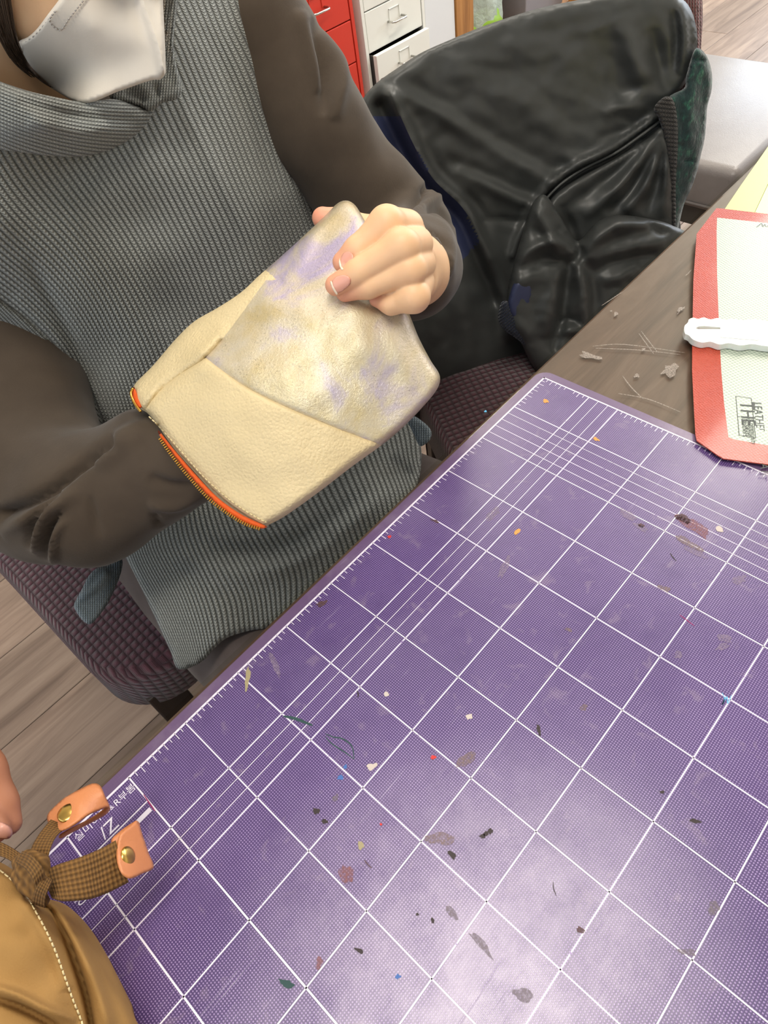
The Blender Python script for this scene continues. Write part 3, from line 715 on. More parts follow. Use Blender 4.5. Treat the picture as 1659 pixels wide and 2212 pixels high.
# ------------------------------------------------------------------ silicone mat, white plastic tool, yellow card
def proj(p):
    d = np.array(p) - CAM; return (829.5 + FPX * (d @ RGT) / (d @ FWD), 1106 + FPX * (d @ DWN) / (d @ FWD))
def sp(a, b):      # a cm along the long side from the near corner, b cm across
    return proj(V3(1.58 - 0.894 * a - 0.448 * b, 16.23 - 0.448 * a + 0.894 * b, 0.3))
sil_out = [(1505, 505), (1548, 449), (1659, 462), sp(41, 28), sp(39, 30), sp(2, 30), sp(0, 28), (1659, 1003), (1560, 990), (1503, 950), (1500, 900), (1495, 800), (1496, 700), (1498, 600)]
sil_in = [(1549, 470), (1659, 482), sp(38.6, 27.6), sp(2.4, 27.6), (1659, 962), (1574, 947), (1564, 870), (1558, 800), (1553, 700), (1549, 590), (1548, 500)]
def sil_h(p):   # gentle curl of the free long edge, cm above the mat level
    return 0.35 + 0.25 * math.sin(p[0] * 14 + 1.0) * 0.5 
def sheet(name, outline, zc, th, mat, parent, cut=None, step=14):
    ol = resample(np.array(outline, float), step, True); lo, hi = ol.min(0), ol.max(0)
    G = np.array([(x, y) for x in np.arange(lo[0], hi[0], step * 1.6) for y in np.arange(lo[1], hi[1], step * 1.6)]); G = G[poly_inside(ol, G)]
    pts = [Vector(p) for p in ol]; ed = [(i, (i + 1) % len(ol)) for i in range(len(ol))]; fc = [list(range(len(ol)))]
    if cut is not None:
        cl = resample(np.array(cut, float), step, True); b = len(pts); pts += [Vector(p) for p in cl]; ed += [(b + i, b + (i + 1) % len(cl)) for i in range(len(cl))]
        dd, _, _ = seg_dist(G, cl, True); G = G[(dd > step * 0.4)]
    d1, _, _ = seg_dist(G, ol, True); G = G[d1 > step * 0.5]
    pts += [Vector(p) for p in G]
    vo, _, fo, _, _, _ = delaunay_2d_cdt(pts, ed, fc, 1, 1e-6)
    if cut is not None:
        cen = np.array([np.mean([vo[i] for i in f], 0) for f in fo]); ins = poly_inside(np.array(cl), cen)
        fo = [f for f, i_ in zip(fo, ins) if not i_]
    W_ = []
    for p in vo:
        q = at_z(p[0], p[1], 0.3); q = at_z(p[0], p[1], zc(q)); W_.append(q)
    n = len(W_); Vv = W_ + [q - np.array((0, 0, th)) for q in W_]; Ff = [tuple(f)[::-1] for f in fo] + [tuple(i + n for i in f) for f in fo]
    cnt = {}
    for f in fo:
        for i in range(len(f)):
            e_ = (f[i], f[(i + 1) % len(f)]); cnt[e_] = 1
    for (a, b) in list(cnt):
        if (b, a) not in cnt: Ff.append((a, b, b + n, a + n))
    return mesh_obj(name, Vv, Ff, mat, parent, False, True)
sm_ = empty('silicone_mat', V3(-15, 20, TZ), 'white silicone baking mat with red border lying over the purple mat corner', 'silicone mat')
sheet('red_border', sil_out, sil_h, 0.0011, MAT['sil_red'], sm_, cut=sil_in)
sheet('white_center', sil_in, sil_h, 0.0009, MAT['sil_white'], sm_)
def on_sil(u, v, dz=0.045):
    q = at_z(u, v, 0.3); return at_z(u, v, sil_h(q) + dz)
def sil_line(pts, wd, nm='printed_line'):
    W_ = [on_sil(*p) for p in pts]; Vv = []; Ff = []
    for i, p in enumerate(W_):
        t_ = W_[min(i + 1, len(W_) - 1)] - W_[max(i - 1, 0)]; t_ /= np.linalg.norm(t_); n_ = np.array((-t_[1], t_[0], 0))
        Vv += [p + n_ * wd / 2, p - n_ * wd / 2]
    for i in range(len(W_) - 1): Ff.append((2 * i, 2 * i + 1, 2 * i + 3, 2 * i + 2))
    return mesh_obj(nm, Vv, Ff, MAT['ink'], sm_)
bx = [(1589.5, 855), (1623, 860), (1632.5, 946), (1597, 940)]
for i in range(4): sil_line(np.linspace(bx[i], bx[(i + 1) % 4], 8), 0.0005)
sil_line(np.linspace((1594, 899), (1627, 904), 6), 0.0005)
dn = on_sil(1597, 940) - on_sil(1589.5, 855)
def sil_text(body, u, v, size):
    o3 = on_sil(u, v, 0.05); return text('printed_lettering', body, size, text_frame(o3, (dn[0], dn[1], 0)), MAT['ink'], sm_)
sil_text('THE', 1598, 866, 0.017)
for body, u, v in (('Leathers', 1602, 903), ('Creative', 1610, 904), ('Community', 1618, 905)): sil_text(body, u, v, 0.0065)
sil_text('LEATHER GLUE MAT', 1628, 868, 0.0095)
sil_line(catmull([(1634, 490), (1640, 486), (1645, 482), (1648, 489), (1652, 484), (1655, 489), (1665, 485)], 4), 0.0006)
# white tool
wt = empty('plastic_strip', at_z(1560, 715, 0.5), 'white plastic strip with slotted scalloped end on the silicone mat', 'tool')
ol = [(1478, 712), (1479, 703), (1486, 697), (1488, 690), (1498, 686), (1508, 689), (1520, 685.5), (1535, 690), (1550, 687), (1566, 691), (1585, 689), (1605, 692), (1630, 690), (1660, 694), (1700, 694), (1720, 700), (1720, 752), (1690, 750), (1650, 747), (1625, 743), (1600, 746), (1575, 741), (1555, 744), (1535, 738), (1518, 740), (1503, 736), (1494, 731), (1488, 724), (1480, 721)]
slot = [(1503, 709), (1508, 705), (1520, 704), (1556, 707), (1558, 711), (1520, 711), (1506, 711)]
def strip(name, out, cut):
    h1 = lambda q: sil_h(q) + 0.75
    return sheet(name, catmull(out, 4, True), h1, 0.0065, MAT['white_plastic'], wt, cut=slot, step=5)
o = strip('strip_body', ol, slot)
sheet('slot_bridge', [(1556, 700), (1640, 703), (1640, 735), (1556, 728)], lambda q: sil_h(q) + 0.80, 0.001, MAT['white_plastic'], wt, step=6)
# yellow card beyond
yc = empty('yellow_folder', V3(-45, 12, TZ), 'pale yellow folder with lime stripe behind the silicone mat', 'folder')
prism('lime_cover', [tuple(at_z(u, v, 0.2)[:2]) for u, v in ((1560, 462), (1600, 403), (1672, 300), (1705, 300), (1626, 468))], 0.75 - 0.0028, 0.75 + 0.004, MAT['lime'], yc)
prism('yellow_page', [tuple(at_z(u, v, 0.2)[:2]) for u, v in ((1627, 468), (1706, 300), (1900, 300), (1850, 500))], 0.75 - 0.0028, 0.75 + 0.0035, MAT['yellow'], yc)

# ------------------------------------------------------------------ drawer cabinets and shelf along the back wall
def cabinet(name, x0, x1, yf, mat, label, open_k=None, open_by=0.03):
    depth = 0.42; top = 0.685; r = empty(name, ((x0 + x1) / 2, yf - depth / 2, 0), label, 'cabinet', 'metal drawer cabinets')
    bm = bmesh.new(); z0 = 0.045
    bm_box(bm, (x0, yf - depth, z0), (x0 + 0.012, yf, top)); bm_box(bm, (x1 - 0.012, yf - depth, z0), (x1, yf, top))
    bm_box(bm, (x0, yf - depth, top - 0.012), (x1, yf, top)); bm_box(bm, (x0, yf - depth, z0), (x1, yf, z0 + 0.012)); bm_box(bm, (x0, yf - depth, z0), (x1, yf - depth + 0.01, top))
    bm_obj('case', bm, mat, r)
    zt = 0.75 - 0.1864 + 0.1086
    for k in range(6):
        za, zb = zt - (k + 1) * 0.1086 + 0.0015, zt - k * 0.1086 - 0.0015
        if za < z0: za = z0 + 0.014
        dy = open_by if k == open_k else 0.0
        d = box('drawer', (x0 + 0.0155, yf - 0.016 + dy, za), (x1 - 0.0155, yf - 0.001 + dy, zb), mat, r, 0.0015)
        bm = bmesh.new()
        bm_box(bm, (x0 + 0.02, yf - 0.38 + dy, za), (x0 + 0.026, yf - 0.016 + dy, zb - 0.004)); bm_box(bm, (x1 - 0.026, yf - 0.38 + dy, za), (x1 - 0.02, yf - 0.016 + dy, zb - 0.004)); bm_box(bm, (x0 + 0.02, yf - 0.38 + dy, za), (x1 - 0.02, yf - 0.016 + dy, za + 0.004))
        bm_obj('drawer_tray', bm, MAT['dark_gap'], d)
        xc = (x0 + x1) / 2; zc = (za + zb) / 2 + 0.004; hw = 0.031; yh = yf + dy
        tube('handle', [(xc - hw, yh, zc), (xc - hw, yh + 0.020, zc), (xc - hw + 0.006, yh + 0.026, zc), (xc + hw - 0.006, yh + 0.026, zc), (xc + hw, yh + 0.020, zc), (xc + hw, yh, zc)], 0.0032, MAT['chrome'], d, 8)
        bm = bmesh.new(); fx = 0.024
        for lo, hi in (((xc - fx, yh - 0.001, zb - 0.02), (xc + fx, yh + 0.0012, zb - 0.0185)), ((xc - fx, yh - 0.001, zb - 0.05), (xc - fx + 0.0015, yh + 0.0012, zb - 0.0185)), ((xc + fx - 0.0015, yh - 0.001, zb - 0.05), (xc + fx, yh + 0.0012, zb - 0.0185))): bm_box(bm, lo, hi)
        bm_obj('label_frame', bm, mat, d)
    for xx in (x0 + 0.03, x1 - 0.03):
        for yy in (yf - 0.03, yf - depth + 0.03): tube('caster', [(xx, yy - 0.008, 0.0225), (xx, yy + 0.008, 0.0225)], 0.022, MAT['dark_gap'], r, 12)
cabinet('drawer_cabinet', -1.200, -0.920, -1.45, MAT['red_metal'], 'red metal drawer cabinet behind the seated person')
cabinet('drawer_cabinet', -1.512, -1.230, -1.45, MAT['white_metal'], 'white metal drawer cabinet with one drawer pulled open', 2, 0.028)
sh = empty('shelf_unit', (-1.9, -1.6, 0), 'wooden shelf unit with white side panel beside the white drawer cabinet', 'shelf')
box('side_panel', (-1.668, -1.88, 0.002), (-1.518, -1.455, 1.25), MAT['white_panel'], sh, 0.002)
box('post', (-1.715, -1.495, 0.002), (-1.672, -1.45, 1.25), MAT['amber_wood'], sh, 0.002)
box('post', (-1.783, -1.51, 0.002), (-1.718, -1.465, 1.25), MAT['amber_wood'], sh, 0.002)
box('post', (-2.52, -1.51, 0.002), (-2.46, -1.465, 1.25), MAT['amber_wood'], sh, 0.002)
box('shelf_board', (-2.52, -1.88, 0.22), (-1.672, -1.52, 0.245), MAT['amber_wood'], sh, 0.002)
box('shelf_board', (-2.52, -1.88, 0.90), (-1.672, -1.52, 0.925), MAT['amber_wood'], sh, 0.002)
def crumple(name, c, rad, mat, parent, amp=0.03, seed=1, sub=4, squash=None):
    bm = bmesh.new(); bmesh.ops.create_icosphere(bm, subdivisions=sub, radius=1.0)
    from mathutils import noise as mn
    for v in bm.verts:
        p = v.co.copy(); k = mn.noise(p * 1.8 + Vector((seed, 0, 0))) * 0.7 + abs(mn.noise(p * 4.5 + Vector((0, seed, 0)))) * 0.5
        q = Vector((p.x * rad[0], p.y * rad[1], p.z * rad[2])) * (1 + k * amp / max(rad))
        if squash is not None and q.z < squash: q.z = squash
        v.co = q + Vector(c)
    return bm_obj(name, bm, mat, parent, True)
pb = empty('plastic_bag', (-1.93, -1.62, 0.246), 'clear plastic bag with green contents on the wooden shelf', 'bag')
crumple('bag_film', (-1.955, -1.64, 0.42), (0.175, 0.13, 0.24), MAT['plastic_bag'], pb, 0.10, 3, 4, -0.172)
crumple('green_contents', (-1.93, -1.56, 0.31), (0.12, 0.05, 0.055), MAT['leaf_green'], pb, 0.06, 5, 3, -0.052)
tube('green_cord', [(-1.80, -1.545, 0.47), (-1.815, -1.535, 0.43), (-1.805, -1.53, 0.39), (-1.83, -1.53, 0.36)], 0.004, MAT['teal'], pb)
gb = empty('storage_box', (-2.22, -1.62, 0.246), 'grey storage box beside the plastic bag', 'box')
box('box_body', (-2.45, -1.80, 0.246), (-2.19, -1.53, 0.56), MAT['grey_box'], gb, 0.004); box('box_lid', (-2.455, -1.805, 0.56), (-2.185, -1.525, 0.585), MAT['grey_box'], gb, 0.003)

# ------------------------------------------------------------------ grey stool at the far end
gs = empty('padded_stool', V3(-127, -42, -75), 'grey leather padded stool beyond the jacket chair', 'stool')
bm = bmesh.new(); bm_box(bm, V3(-154, -66, -37), V3(-99.5, -19, -27)); bm_obj('seat_cushion', bm, MAT['grey_leather'], gs, True, 0.022, 4)
bm = bmesh.new(); bm_box(bm, V3(-152.5, -64.5, -41), V3(-101, -20.5, -35)); bm_obj('seat_base', bm, MAT['dark_gap'], gs, False, 0.004)
pp = [V3(x, y, -35.3) for x, y in rounded_rect(-154.2, -66.2, -99.3, -18.8, 2.6)]; tube('piping', pp + pp[:1], 0.0028, MAT['grey_leather'], gs, 6)
for x in (-149, -105):
    for y in (-61, -24): tube('leg', [V3(x, y, -40), V3(x, y, -75)], 0.016, MAT['dark_wood'], gs, 10)

# ------------------------------------------------------------------ the seated person's chair
def chair_seat(name, C0, fx, fy, hw, depth, z, th, mat, parent, r=0.07, wv=0.016, skirt=0.05):
    """padded seat with rounded plan corners; fx lateral unit, fy facing unit; C0 = back-left corner"""
    prof = [(0.0, -th), (0.0, -0.02), (0.004, -0.008), (0.012, -0.002), (0.03, 0.0), (0.08, 0.006), (0.16, 0.010)]
    pts = rounded_rect(0, 0, hw, depth, r, 10); pts = resample(np.array(pts), 0.012, True); cc = np.array((hw / 2, depth / 2))
    Vv = []; Ff = []; UV = []; n = len(pts); L = 0
    for j, (ins, dz) in enumerate(prof):
        for i, p in enumerate(pts):
            d = cc - p; f = min(1.0, ins / (np.linalg.norm(d) + 1e-9)); q = p + d * f
            Vv.append(np.array((*C0, z)) + np.array((*fx, 0)) * q[0] + np.array((*fy, 0)) * q[1] + np.array((0, 0, dz)))
            UV.append((q[0] / wv, q[1] / wv + (dz / wv if j < 3 else 0)))
    for j in range(len(prof) - 1):
        for i in range(n): Ff.append((j * n + i, j * n + (i + 1) % n, (j + 1) * n + (i + 1) % n, (j + 1) * n + i))
    Vv.append(np.array((*C0, z + 0.012)) + np.array((*fx, 0)) * cc[0] + np.array((*fy, 0)) * cc[1]); UV.append(tuple(cc / wv))
    b = (len(prof) - 1) * n
    for i in range(n): Ff.append((b + i, b + (i + 1) % n, len(Vv) - 1))
    Ff.append(tuple(range(n))[::-1])
    o = mesh_obj(name, Vv, Ff, mat, parent, True, True); ul = o.data.uv_layers.new(name='UVMap')
    for l in o.data.loops: ul.data[l.index].uv = UV[l.vertex_index]
    return o
pc = empty('dining_chair', V3(25, -48, -75), 'chair in burgundy waffle slipcover that the person sits on', 'chair', 'burgundy covered chairs')
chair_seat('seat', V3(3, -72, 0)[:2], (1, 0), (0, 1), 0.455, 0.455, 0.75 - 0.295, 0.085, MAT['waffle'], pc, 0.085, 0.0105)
for x, y in ((7, -32), (43.5, -30.5), (7, -68), (44, -68)): box('leg', V3(x - 2.4, y - 2.4, -75), V3(x + 2.4, y + 2.4, -36), MAT['dark_wood'], pc, 0.003)
def waffle_back(name, o0, fx, hw, z0, z1, th, nrm, mat, parent, wv):
    bm = bmesh.new(); ul = bm.loops.layers.uv.new('UVMap'); nx, nz = 14, 14; g = {}
    for sgn in (0, 1):
        for i in range(nx + 1):
            for j in range(nz + 1):
                a = i / nx; b = j / nz; e_ = min(a, 1 - a, 1 - b) ; k = min(1, e_ / 0.12); d = th * (math.sqrt(1 - (1 - k) ** 2)) * 0.5
                p = Vector((*o0, 0)) + Vector((*fx, 0)) * (a * hw) + Vector((*nrm, 0)) * (d if sgn else -d) + Vector((0, 0, z0 + (z1 - z0) * b))
                p -= Vector((*nrm, 0)) * (b * 0.06)
                g[sgn, i, j] = bm.verts.new(p)
        for i in range(nx):
            for j in range(nz):
                f = bm.faces.new((g[sgn, i, j], g[sgn, i + 1, j], g[sgn, i + 1, j + 1], g[sgn, i, j + 1]))
                for l, (a, b) in zip(f.loops, ((i, j), (i + 1, j), (i + 1, j + 1), (i, j + 1))): l[ul].uv = (a / nx * hw / wv, b / nz * (z1 - z0) / wv)
    bmesh.ops.remove_doubles(bm, verts=bm.verts, dist=1e-5)
    return bm_obj(name, bm, mat, parent, True)
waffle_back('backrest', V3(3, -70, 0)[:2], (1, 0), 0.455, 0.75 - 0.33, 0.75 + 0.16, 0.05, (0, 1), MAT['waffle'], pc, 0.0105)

# ------------------------------------------------------------------ the chair with the jacket
NRM = np.array((0.53, 0.848)); NRM /= np.linalg.norm(NRM); LAT = np.array((-NRM[1], NRM[0]))
J0 = V3(-22, -41, 12); NJ = np.array((0.53, 0.848, 0.12)); NJ /= np.linalg.norm(NJ)
def s_plane(u, v, off):
    return (NJ @ J0 + off - NJ @ CAM) / (ray(u, v) @ NJ)
jc = empty('dining_chair', (*(J0[:2] + LAT * 0.21 + NRM * 0.2), 0.0), 'burgundy covered chair with a black jacket over its back', 'chair', 'burgundy covered chairs')
c0 = J0[:2] - LAT * 0.012 + NRM * 0.012
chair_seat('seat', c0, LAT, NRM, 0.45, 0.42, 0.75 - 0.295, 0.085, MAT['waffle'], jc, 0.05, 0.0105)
for a, b in ((0.04, 0.05), (0.41, 0.05), (0.04, 0.38), (0.41, 0.38)):
    q = c0 + LAT * a + NRM * b; Mr = Matrix.Translation((q[0], q[1], 0)) @ Matrix.Rotation(math.atan2(LAT[1], LAT[0]), 4, 'Z')
    box('leg', (-0.02, -0.02, 0), (0.02, 0.02, 0.39), MAT['dark_wood'], jc, 0.002, Mr)
uvb = lambda u, v: np.c_[u / 6.0, v / 8.0]
relief('backrest', [(812, 215), (870, 155), (1000, 92), (1150, 45), (1300, 12), (1420, -8), (1490, -25), (1514, -20), (1518, 40), (1514, 120), (1516, 250), (1510, 340), (1502, 380), (1480, 425), (1400, 560), (1250, 720), (1150, 800), (1000, 880), (900, 900), (850, 600)], lambda u, v: s_plane(u, v, 0.005), MAT['rib_burgundy'], jc, 0.045, 22, 16, uv=uvb)

# jacket
jk = empty('jacket', (*(J0[:2] + LAT * 0.2), 0.44), 'black nylon jacket draped over the burgundy chair back', 'jacket')
j_out = [(770, 250), (786, 210), (815, 178), (860, 146), (910, 114), (970, 87), (1035, 60), (1110, 34), (1180, 14), (1260, -2), (1340, -14), (1420, -20), (1470, -4), (1492, 20), (1504, 60), (1506, 100), (1494, 150), (1476, 186), (1446, 216), (1428, 240), (1440, 300), (1450, 380), (1458, 440), (1470, 500), (1440, 560), (1330, 690), (1240, 780), (1180, 810), (1120, 800), (1050, 828), (980, 868), (910, 904), (880, 900), (850, 780), (840, 640), (830, 480), (800, 330)]
j_fold = [
    ([(840, 205), (900, 215), (1000, 270), (1110, 340), (1210, 398)], 0.012, 20), ([(880, 190), (960, 235), (1060, 300), (1180, 360), (1230, 378)], -0.010, 20),
    ([(960, 150), (1060, 190), (1180, 260), (1260, 330)], 0.006, 30), ([(985, 360), (1080, 410), (1160, 455)], 0.010, 18), ([(960, 340), (1060, 385), (1170, 430)], -0.008, 14),
    ([(845, 205), (890, 300), (935, 380), (1000, 440), (1040, 520), (1085, 640), (1100, 720)], 0.020, 15, 0), ([(820, 230), (870, 330), (920, 410), (985, 470), (1025, 550), (1065, 650)], -0.014, 13, 0), ([(905, 300), (960, 390), (1030, 450), (1070, 540)], -0.010, 14),
    ([(1340, 30), (1370, 120), (1390, 180), (1375, 230)], 0.010, 26), ([(1300, 60), (1330, 160), (1290, 230)], -0.008, 30), ([(1410, 60), (1425, 140), (1440, 200)], -0.009, 16), ([(1470, 10), (1480, 80), (1470, 160)], 0.012, 12), ([(1490, 40), (1495, 100), (1480, 160)], -0.008, 8), ([(1455, 20), (1462, 90), (1455, 170)], -0.008, 9),
    ([(1430, 262), (1380, 300), (1330, 335), (1250, 375), (1195, 420), (1155, 480), (1125, 550)], -0.014, 9, 0), ([(1425, 250), (1370, 288), (1320, 322), (1240, 362), (1180, 408), (1138, 475), (1108, 550)], 0.012, 9, 0),
    ([(1330, 205), (1370, 190), (1420, 180)], -0.006, 14), ([(1300, 245), (1345, 232), (1400, 235)], 0.009, 12), ([(1345, 250), (1370, 262), (1400, 245)], -0.006, 8), ([(1290, 300), (1340, 285), (1390, 265)], -0.006, 10), ([(1200, 330), (1270, 345), (1330, 310)], 0.008, 14),
    ([(1180, 400), (1210, 380), (1260, 350)], 0.006, 10), ([(1060, 470), (1120, 478), (1160, 470)], -0.006, 7), ([(1120, 430), (1170, 445)], 0.006, 12),
    ([(1060, 560), (1080, 640), (1090, 740)], -0.012, 16), ([(1050, 480), (1075, 560), (1100, 640), (1110, 720)], 0.010, 16), ([(990, 620), (1010, 720), (1000, 820)], 0.008, 26), ([(1390, 300), (1400, 380), (1410, 440)], 0.012, 16), ([(1360, 340), (1370, 400), (1380, 450)], -0.012, 12), ([(1420, 320), (1432, 400), (1440, 470)], -0.010, 10)]
from mathutils import noise as mnoise
def nz(q, scale, amp, seed=0.0):
    return np.array([mnoise.noise(Vector((p[0] / scale, p[1] / scale, seed))) for p in q]) * amp
def j_depth(u, v):
    b = s_plane(u, v, 0.028)
    return b - 0.02 * np.clip((np.asarray(v) - 450) / 350, 0, 1)
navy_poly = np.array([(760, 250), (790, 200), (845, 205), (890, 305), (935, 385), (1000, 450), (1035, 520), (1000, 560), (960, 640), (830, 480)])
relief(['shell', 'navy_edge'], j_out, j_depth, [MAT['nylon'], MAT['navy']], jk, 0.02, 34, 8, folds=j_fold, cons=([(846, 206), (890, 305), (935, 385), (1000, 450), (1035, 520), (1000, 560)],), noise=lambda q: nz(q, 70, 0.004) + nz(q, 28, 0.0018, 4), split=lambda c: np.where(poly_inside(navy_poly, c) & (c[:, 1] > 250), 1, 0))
tube('piping', P(*np.array(catmull([(1432, 258), (1380, 296), (1330, 330), (1250, 371), (1192, 416), (1150, 478), (1120, 550), (1100, 600)], 6)).T, s_plane(*np.array(catmull([(1432, 258), (1380, 296), (1330, 330), (1250, 371), (1192, 416), (1150, 478), (1120, 550), (1100, 600)], 6)).T, 0.036)), 0.0022, MAT['nylon'], jk, 6)
# hanging sleeve, bunched on the seat
sl_out = [(1150, 440), (1175, 420), (1200, 450), (1230, 500), (1250, 520), (1290, 480), (1330, 465), (1390, 470), (1450, 486), (1490, 520), (1440, 620), (1330, 720), (1240, 800), (1185, 830), (1150, 790), (1125, 740), (1098, 700), (1094, 655), (1100, 610), (1112, 560), (1130, 500)]
sl_fold = [([(1160, 450), (1185, 500), (1205, 560)], 0.014, 14), ([(1200, 450), (1215, 500), (1235, 540)], -0.012, 14), ([(1115, 560), (1180, 525), (1230, 530), (1250, 545)], 0.014, 14), ([(1120, 590), (1180, 560), (1235, 570)], -0.008, 12), ([(1235, 560), (1225, 600), (1215, 680), (1190, 760)], -0.022, 14), ([(1205, 570), (1190, 650), (1180, 730)], 0.014, 22), ([(1245, 560), (1260, 640), (1262, 720)], 0.014, 14), ([(1270, 560), (1285, 640), (1280, 720)], -0.012, 12), ([(1260, 540), (1330, 490), (1400, 480)], 0.016, 16), ([(1265, 560), (1340, 540), (1440, 520)], 0.012, 16), ([(1280, 590), (1350, 560), (1420, 550)], -0.010, 14), ([(1300, 610), (1340, 600), (1380, 570)], 0.010, 14), ([(1225, 500), (1250, 540), (1240, 570)], -0.020, 10), ([(1400, 480), (1425, 500), (1450, 500)], -0.008, 8), ([(1200, 700), (1230, 690), (1260, 700)], -0.010, 8), ([(1200, 720), (1240, 715), (1265, 730)], 0.008, 9), ([(1110, 620), (1150, 600), (1190, 600)], 0.008, 18)]
relief('sleeve', sl_out, lambda u, v: s_plane(u, v, 0.095) - 0.03 * np.clip((np.asarray(v) - 500) / 250, 0, 1), MAT['nylon'], jk, 0.05, 26, 6.5, folds=sl_fold, noise=lambda q: nz(q, 40, 0.005, 9) + nz(q, 18, 0.002, 3))
relief('sleeve', [(1185, 450), (1200, 420), (1250, 385), (1330, 342), (1400, 298), (1426, 274), (1440, 290), (1452, 360), (1460, 470), (1440, 540), (1330, 580), (1240, 580), (1205, 520)], lambda u, v: s_plane(u, v, 0.055), MAT['nylon'], jk, 0.03, 12, 6.5, folds=[([(1424, 286), (1330, 370), (1225, 450)], -0.012, 14), ([(1426, 290), (1340, 400), (1262, 470)], 0.014, 13), ([(1428, 296), (1370, 400), (1310, 462)], -0.012, 12), ([(1432, 300), (1395, 400), (1350, 460)], 0.013, 11), ([(1434, 306), (1418, 400), (1395, 462)], -0.012, 10), ([(1438, 306), (1438, 400), (1432, 470)], 0.010, 9), ([(1215, 440), (1235, 500), (1250, 540)], -0.012, 12)], noise=lambda q: nz(q, 36, 0.004, 5))
relief('navy_cuff_band', [(1100, 640), (1112, 610), (1135, 600), (1150, 606), (1152, 640), (1140, 690), (1118, 700), (1098, 670)], lambda u, v: s_plane(u, v, 0.112), MAT['navy'], jk, 0.02, 12, 6)
relief('cuff', [(1082, 655), (1098, 652), (1112, 680), (1135, 700), (1152, 728), (1160, 775), (1150, 780), (1130, 745), (1110, 728), (1088, 712), (1076, 690)], lambda u, v: s_plane(u, v, 0.112), MAT['rib_navy'], jk, 0.025, 12, 5, uv=lambda u, v: np.c_[(u * 0.75 + v) / 7.0, (u - v) / 6.0])
relief('ribbed_band', [(1412, 236), (1428, 214), (1446, 208), (1458, 226), (1464, 270), (1464, 330), (1460, 400), (1460, 480), (1452, 495), (1446, 440), (1442, 360), (1434, 300), (1424, 260)], lambda u, v: s_plane(u, v, 0.055), MAT['rib_dark'], jk, 0.014, 8, 5, uv=lambda u, v: np.c_[(v - 0.12 * u) / 9.0, u / 6.0])
gw = empty('knit_scarf', (*(J0[:2] + LAT * 0.42), 0.46), 'dark green flecked wool scarf hanging beside the black jacket', 'scarf')
relief('scarf_body', [(1424, 238), (1446, 208), (1478, 190), (1482, 165), (1500, 108), (1516, 108), (1530, 128), (1538, 160), (1537, 195), (1528, 230), (1526, 260), (1522, 300), (1514, 335), (1506, 370), (1494, 405), (1478, 440), (1468, 480), (1458, 520), (1448, 500), (1446, 430), (1448, 330), (1436, 270)], lambda u, v: s_plane(u, v, 0.043), MAT['green_wool'], gw, 0.025, 14, 6, folds=[([(1490, 132), (1512, 128), (1530, 140)], -0.008, 5), ([(1500, 180), (1490, 240), (1492, 330)], 0.006, 14), ([(1475, 350), (1500, 345)], -0.006, 5), ([(1520, 160), (1518, 240), (1508, 330)], -0.004, 8)], noise=lambda q: nz(q, 14, 0.0025, 2))

# ------------------------------------------------------------------ the person
person = empty('person', V3(21, -45, -30), 'person in white mask and grey knit vest holding a cream pouch', 'person')
def sy(u, v, y): return float(s_y(np.float64(u), np.float64(v), y))
# body: one surface (head, neck, trunk, arms, legs) with both hands
B = Sdf(V3(-24, -74, -76), V3(52, 26, 62), 0.0085)
HC = V3(18.5, -32.5, 39)
B.ell(V3(21, -44, -2), (0.155, 0.095, 0.25), 0.03); B.ell(V3(22, -48, -18), (0.15, 0.09, 0.085), 0.02)
B.cone(V3(7, -43, 16.5), V3(34, -43, 16.5), 0.042, 0.042, 0.03); B.cone(V3(21, -43, 18), V3(19.5, -37, 31), 0.052, 0.048, 0.02)
B.ell(HC + np.array((0, -0.008, 0.02)), (0.074, 0.094, 0.095), 0.02); B.cone(V3(18.5, -33, 34.5), V3(18.4, -27.5, 32.5), 0.052, 0.028, 0.015)
B.cone(V3(18.3, -23.6, 40.5), V3(18.1, -22.0, 36.3), 0.007, 0.011, 0.012); B.cone(V3(17.2, -22.7, 36.1), V3(19.2, -22.7, 36.1), 0.007, 0.007, 0.006)
for sx in (-1, 1):
    B.ell(HC + np.array((sx * 0.074, -0.01, -0.002)), (0.008, 0.018, 0.03), 0.006); B.ell(HC + np.array((sx * 0.031, 0.094, 0.018)), (0.014, 0.012, 0.010), 0.006, cut=True)
shL, elL, wrL = P(545.0, 70.0, sy(545, 70, -40)), P(880.0, 522.0, 0.835), P(895.0, 585.0, 0.60)
shR, elR, wrR = P(-60.0, 560.0, 0.67), P(115.0, 1095.0, 0.60), P(440.0, 980.0, 0.565)
B.chain([(shL, 0.030), (P(670.0, 270.0, 0.755), 0.03), (elL, 0.026), (wrL, 0.021)], 0.01); B.chain([(shR, 0.035), (P(10.0, 820.0, 0.665), 0.03), (elR, 0.026), (wrR, 0.020)], 0.01)
for hx, kx in ((13, 4), (30, 35)):
    B.chain([(V3(hx, -42, -22), 0.05), (V3(kx, 1, -24.5), 0.04), (V3(kx, 0, -45), 0.04), (V3(kx, -3, -68), 0.032)], 0.015); B.chain([(V3(kx, -6, -72), 0.03), (V3(kx, 10, -73), 0.022)], 0.02)
bV, bQ = B.mesh(); bV = relax(bV, bQ, 2)
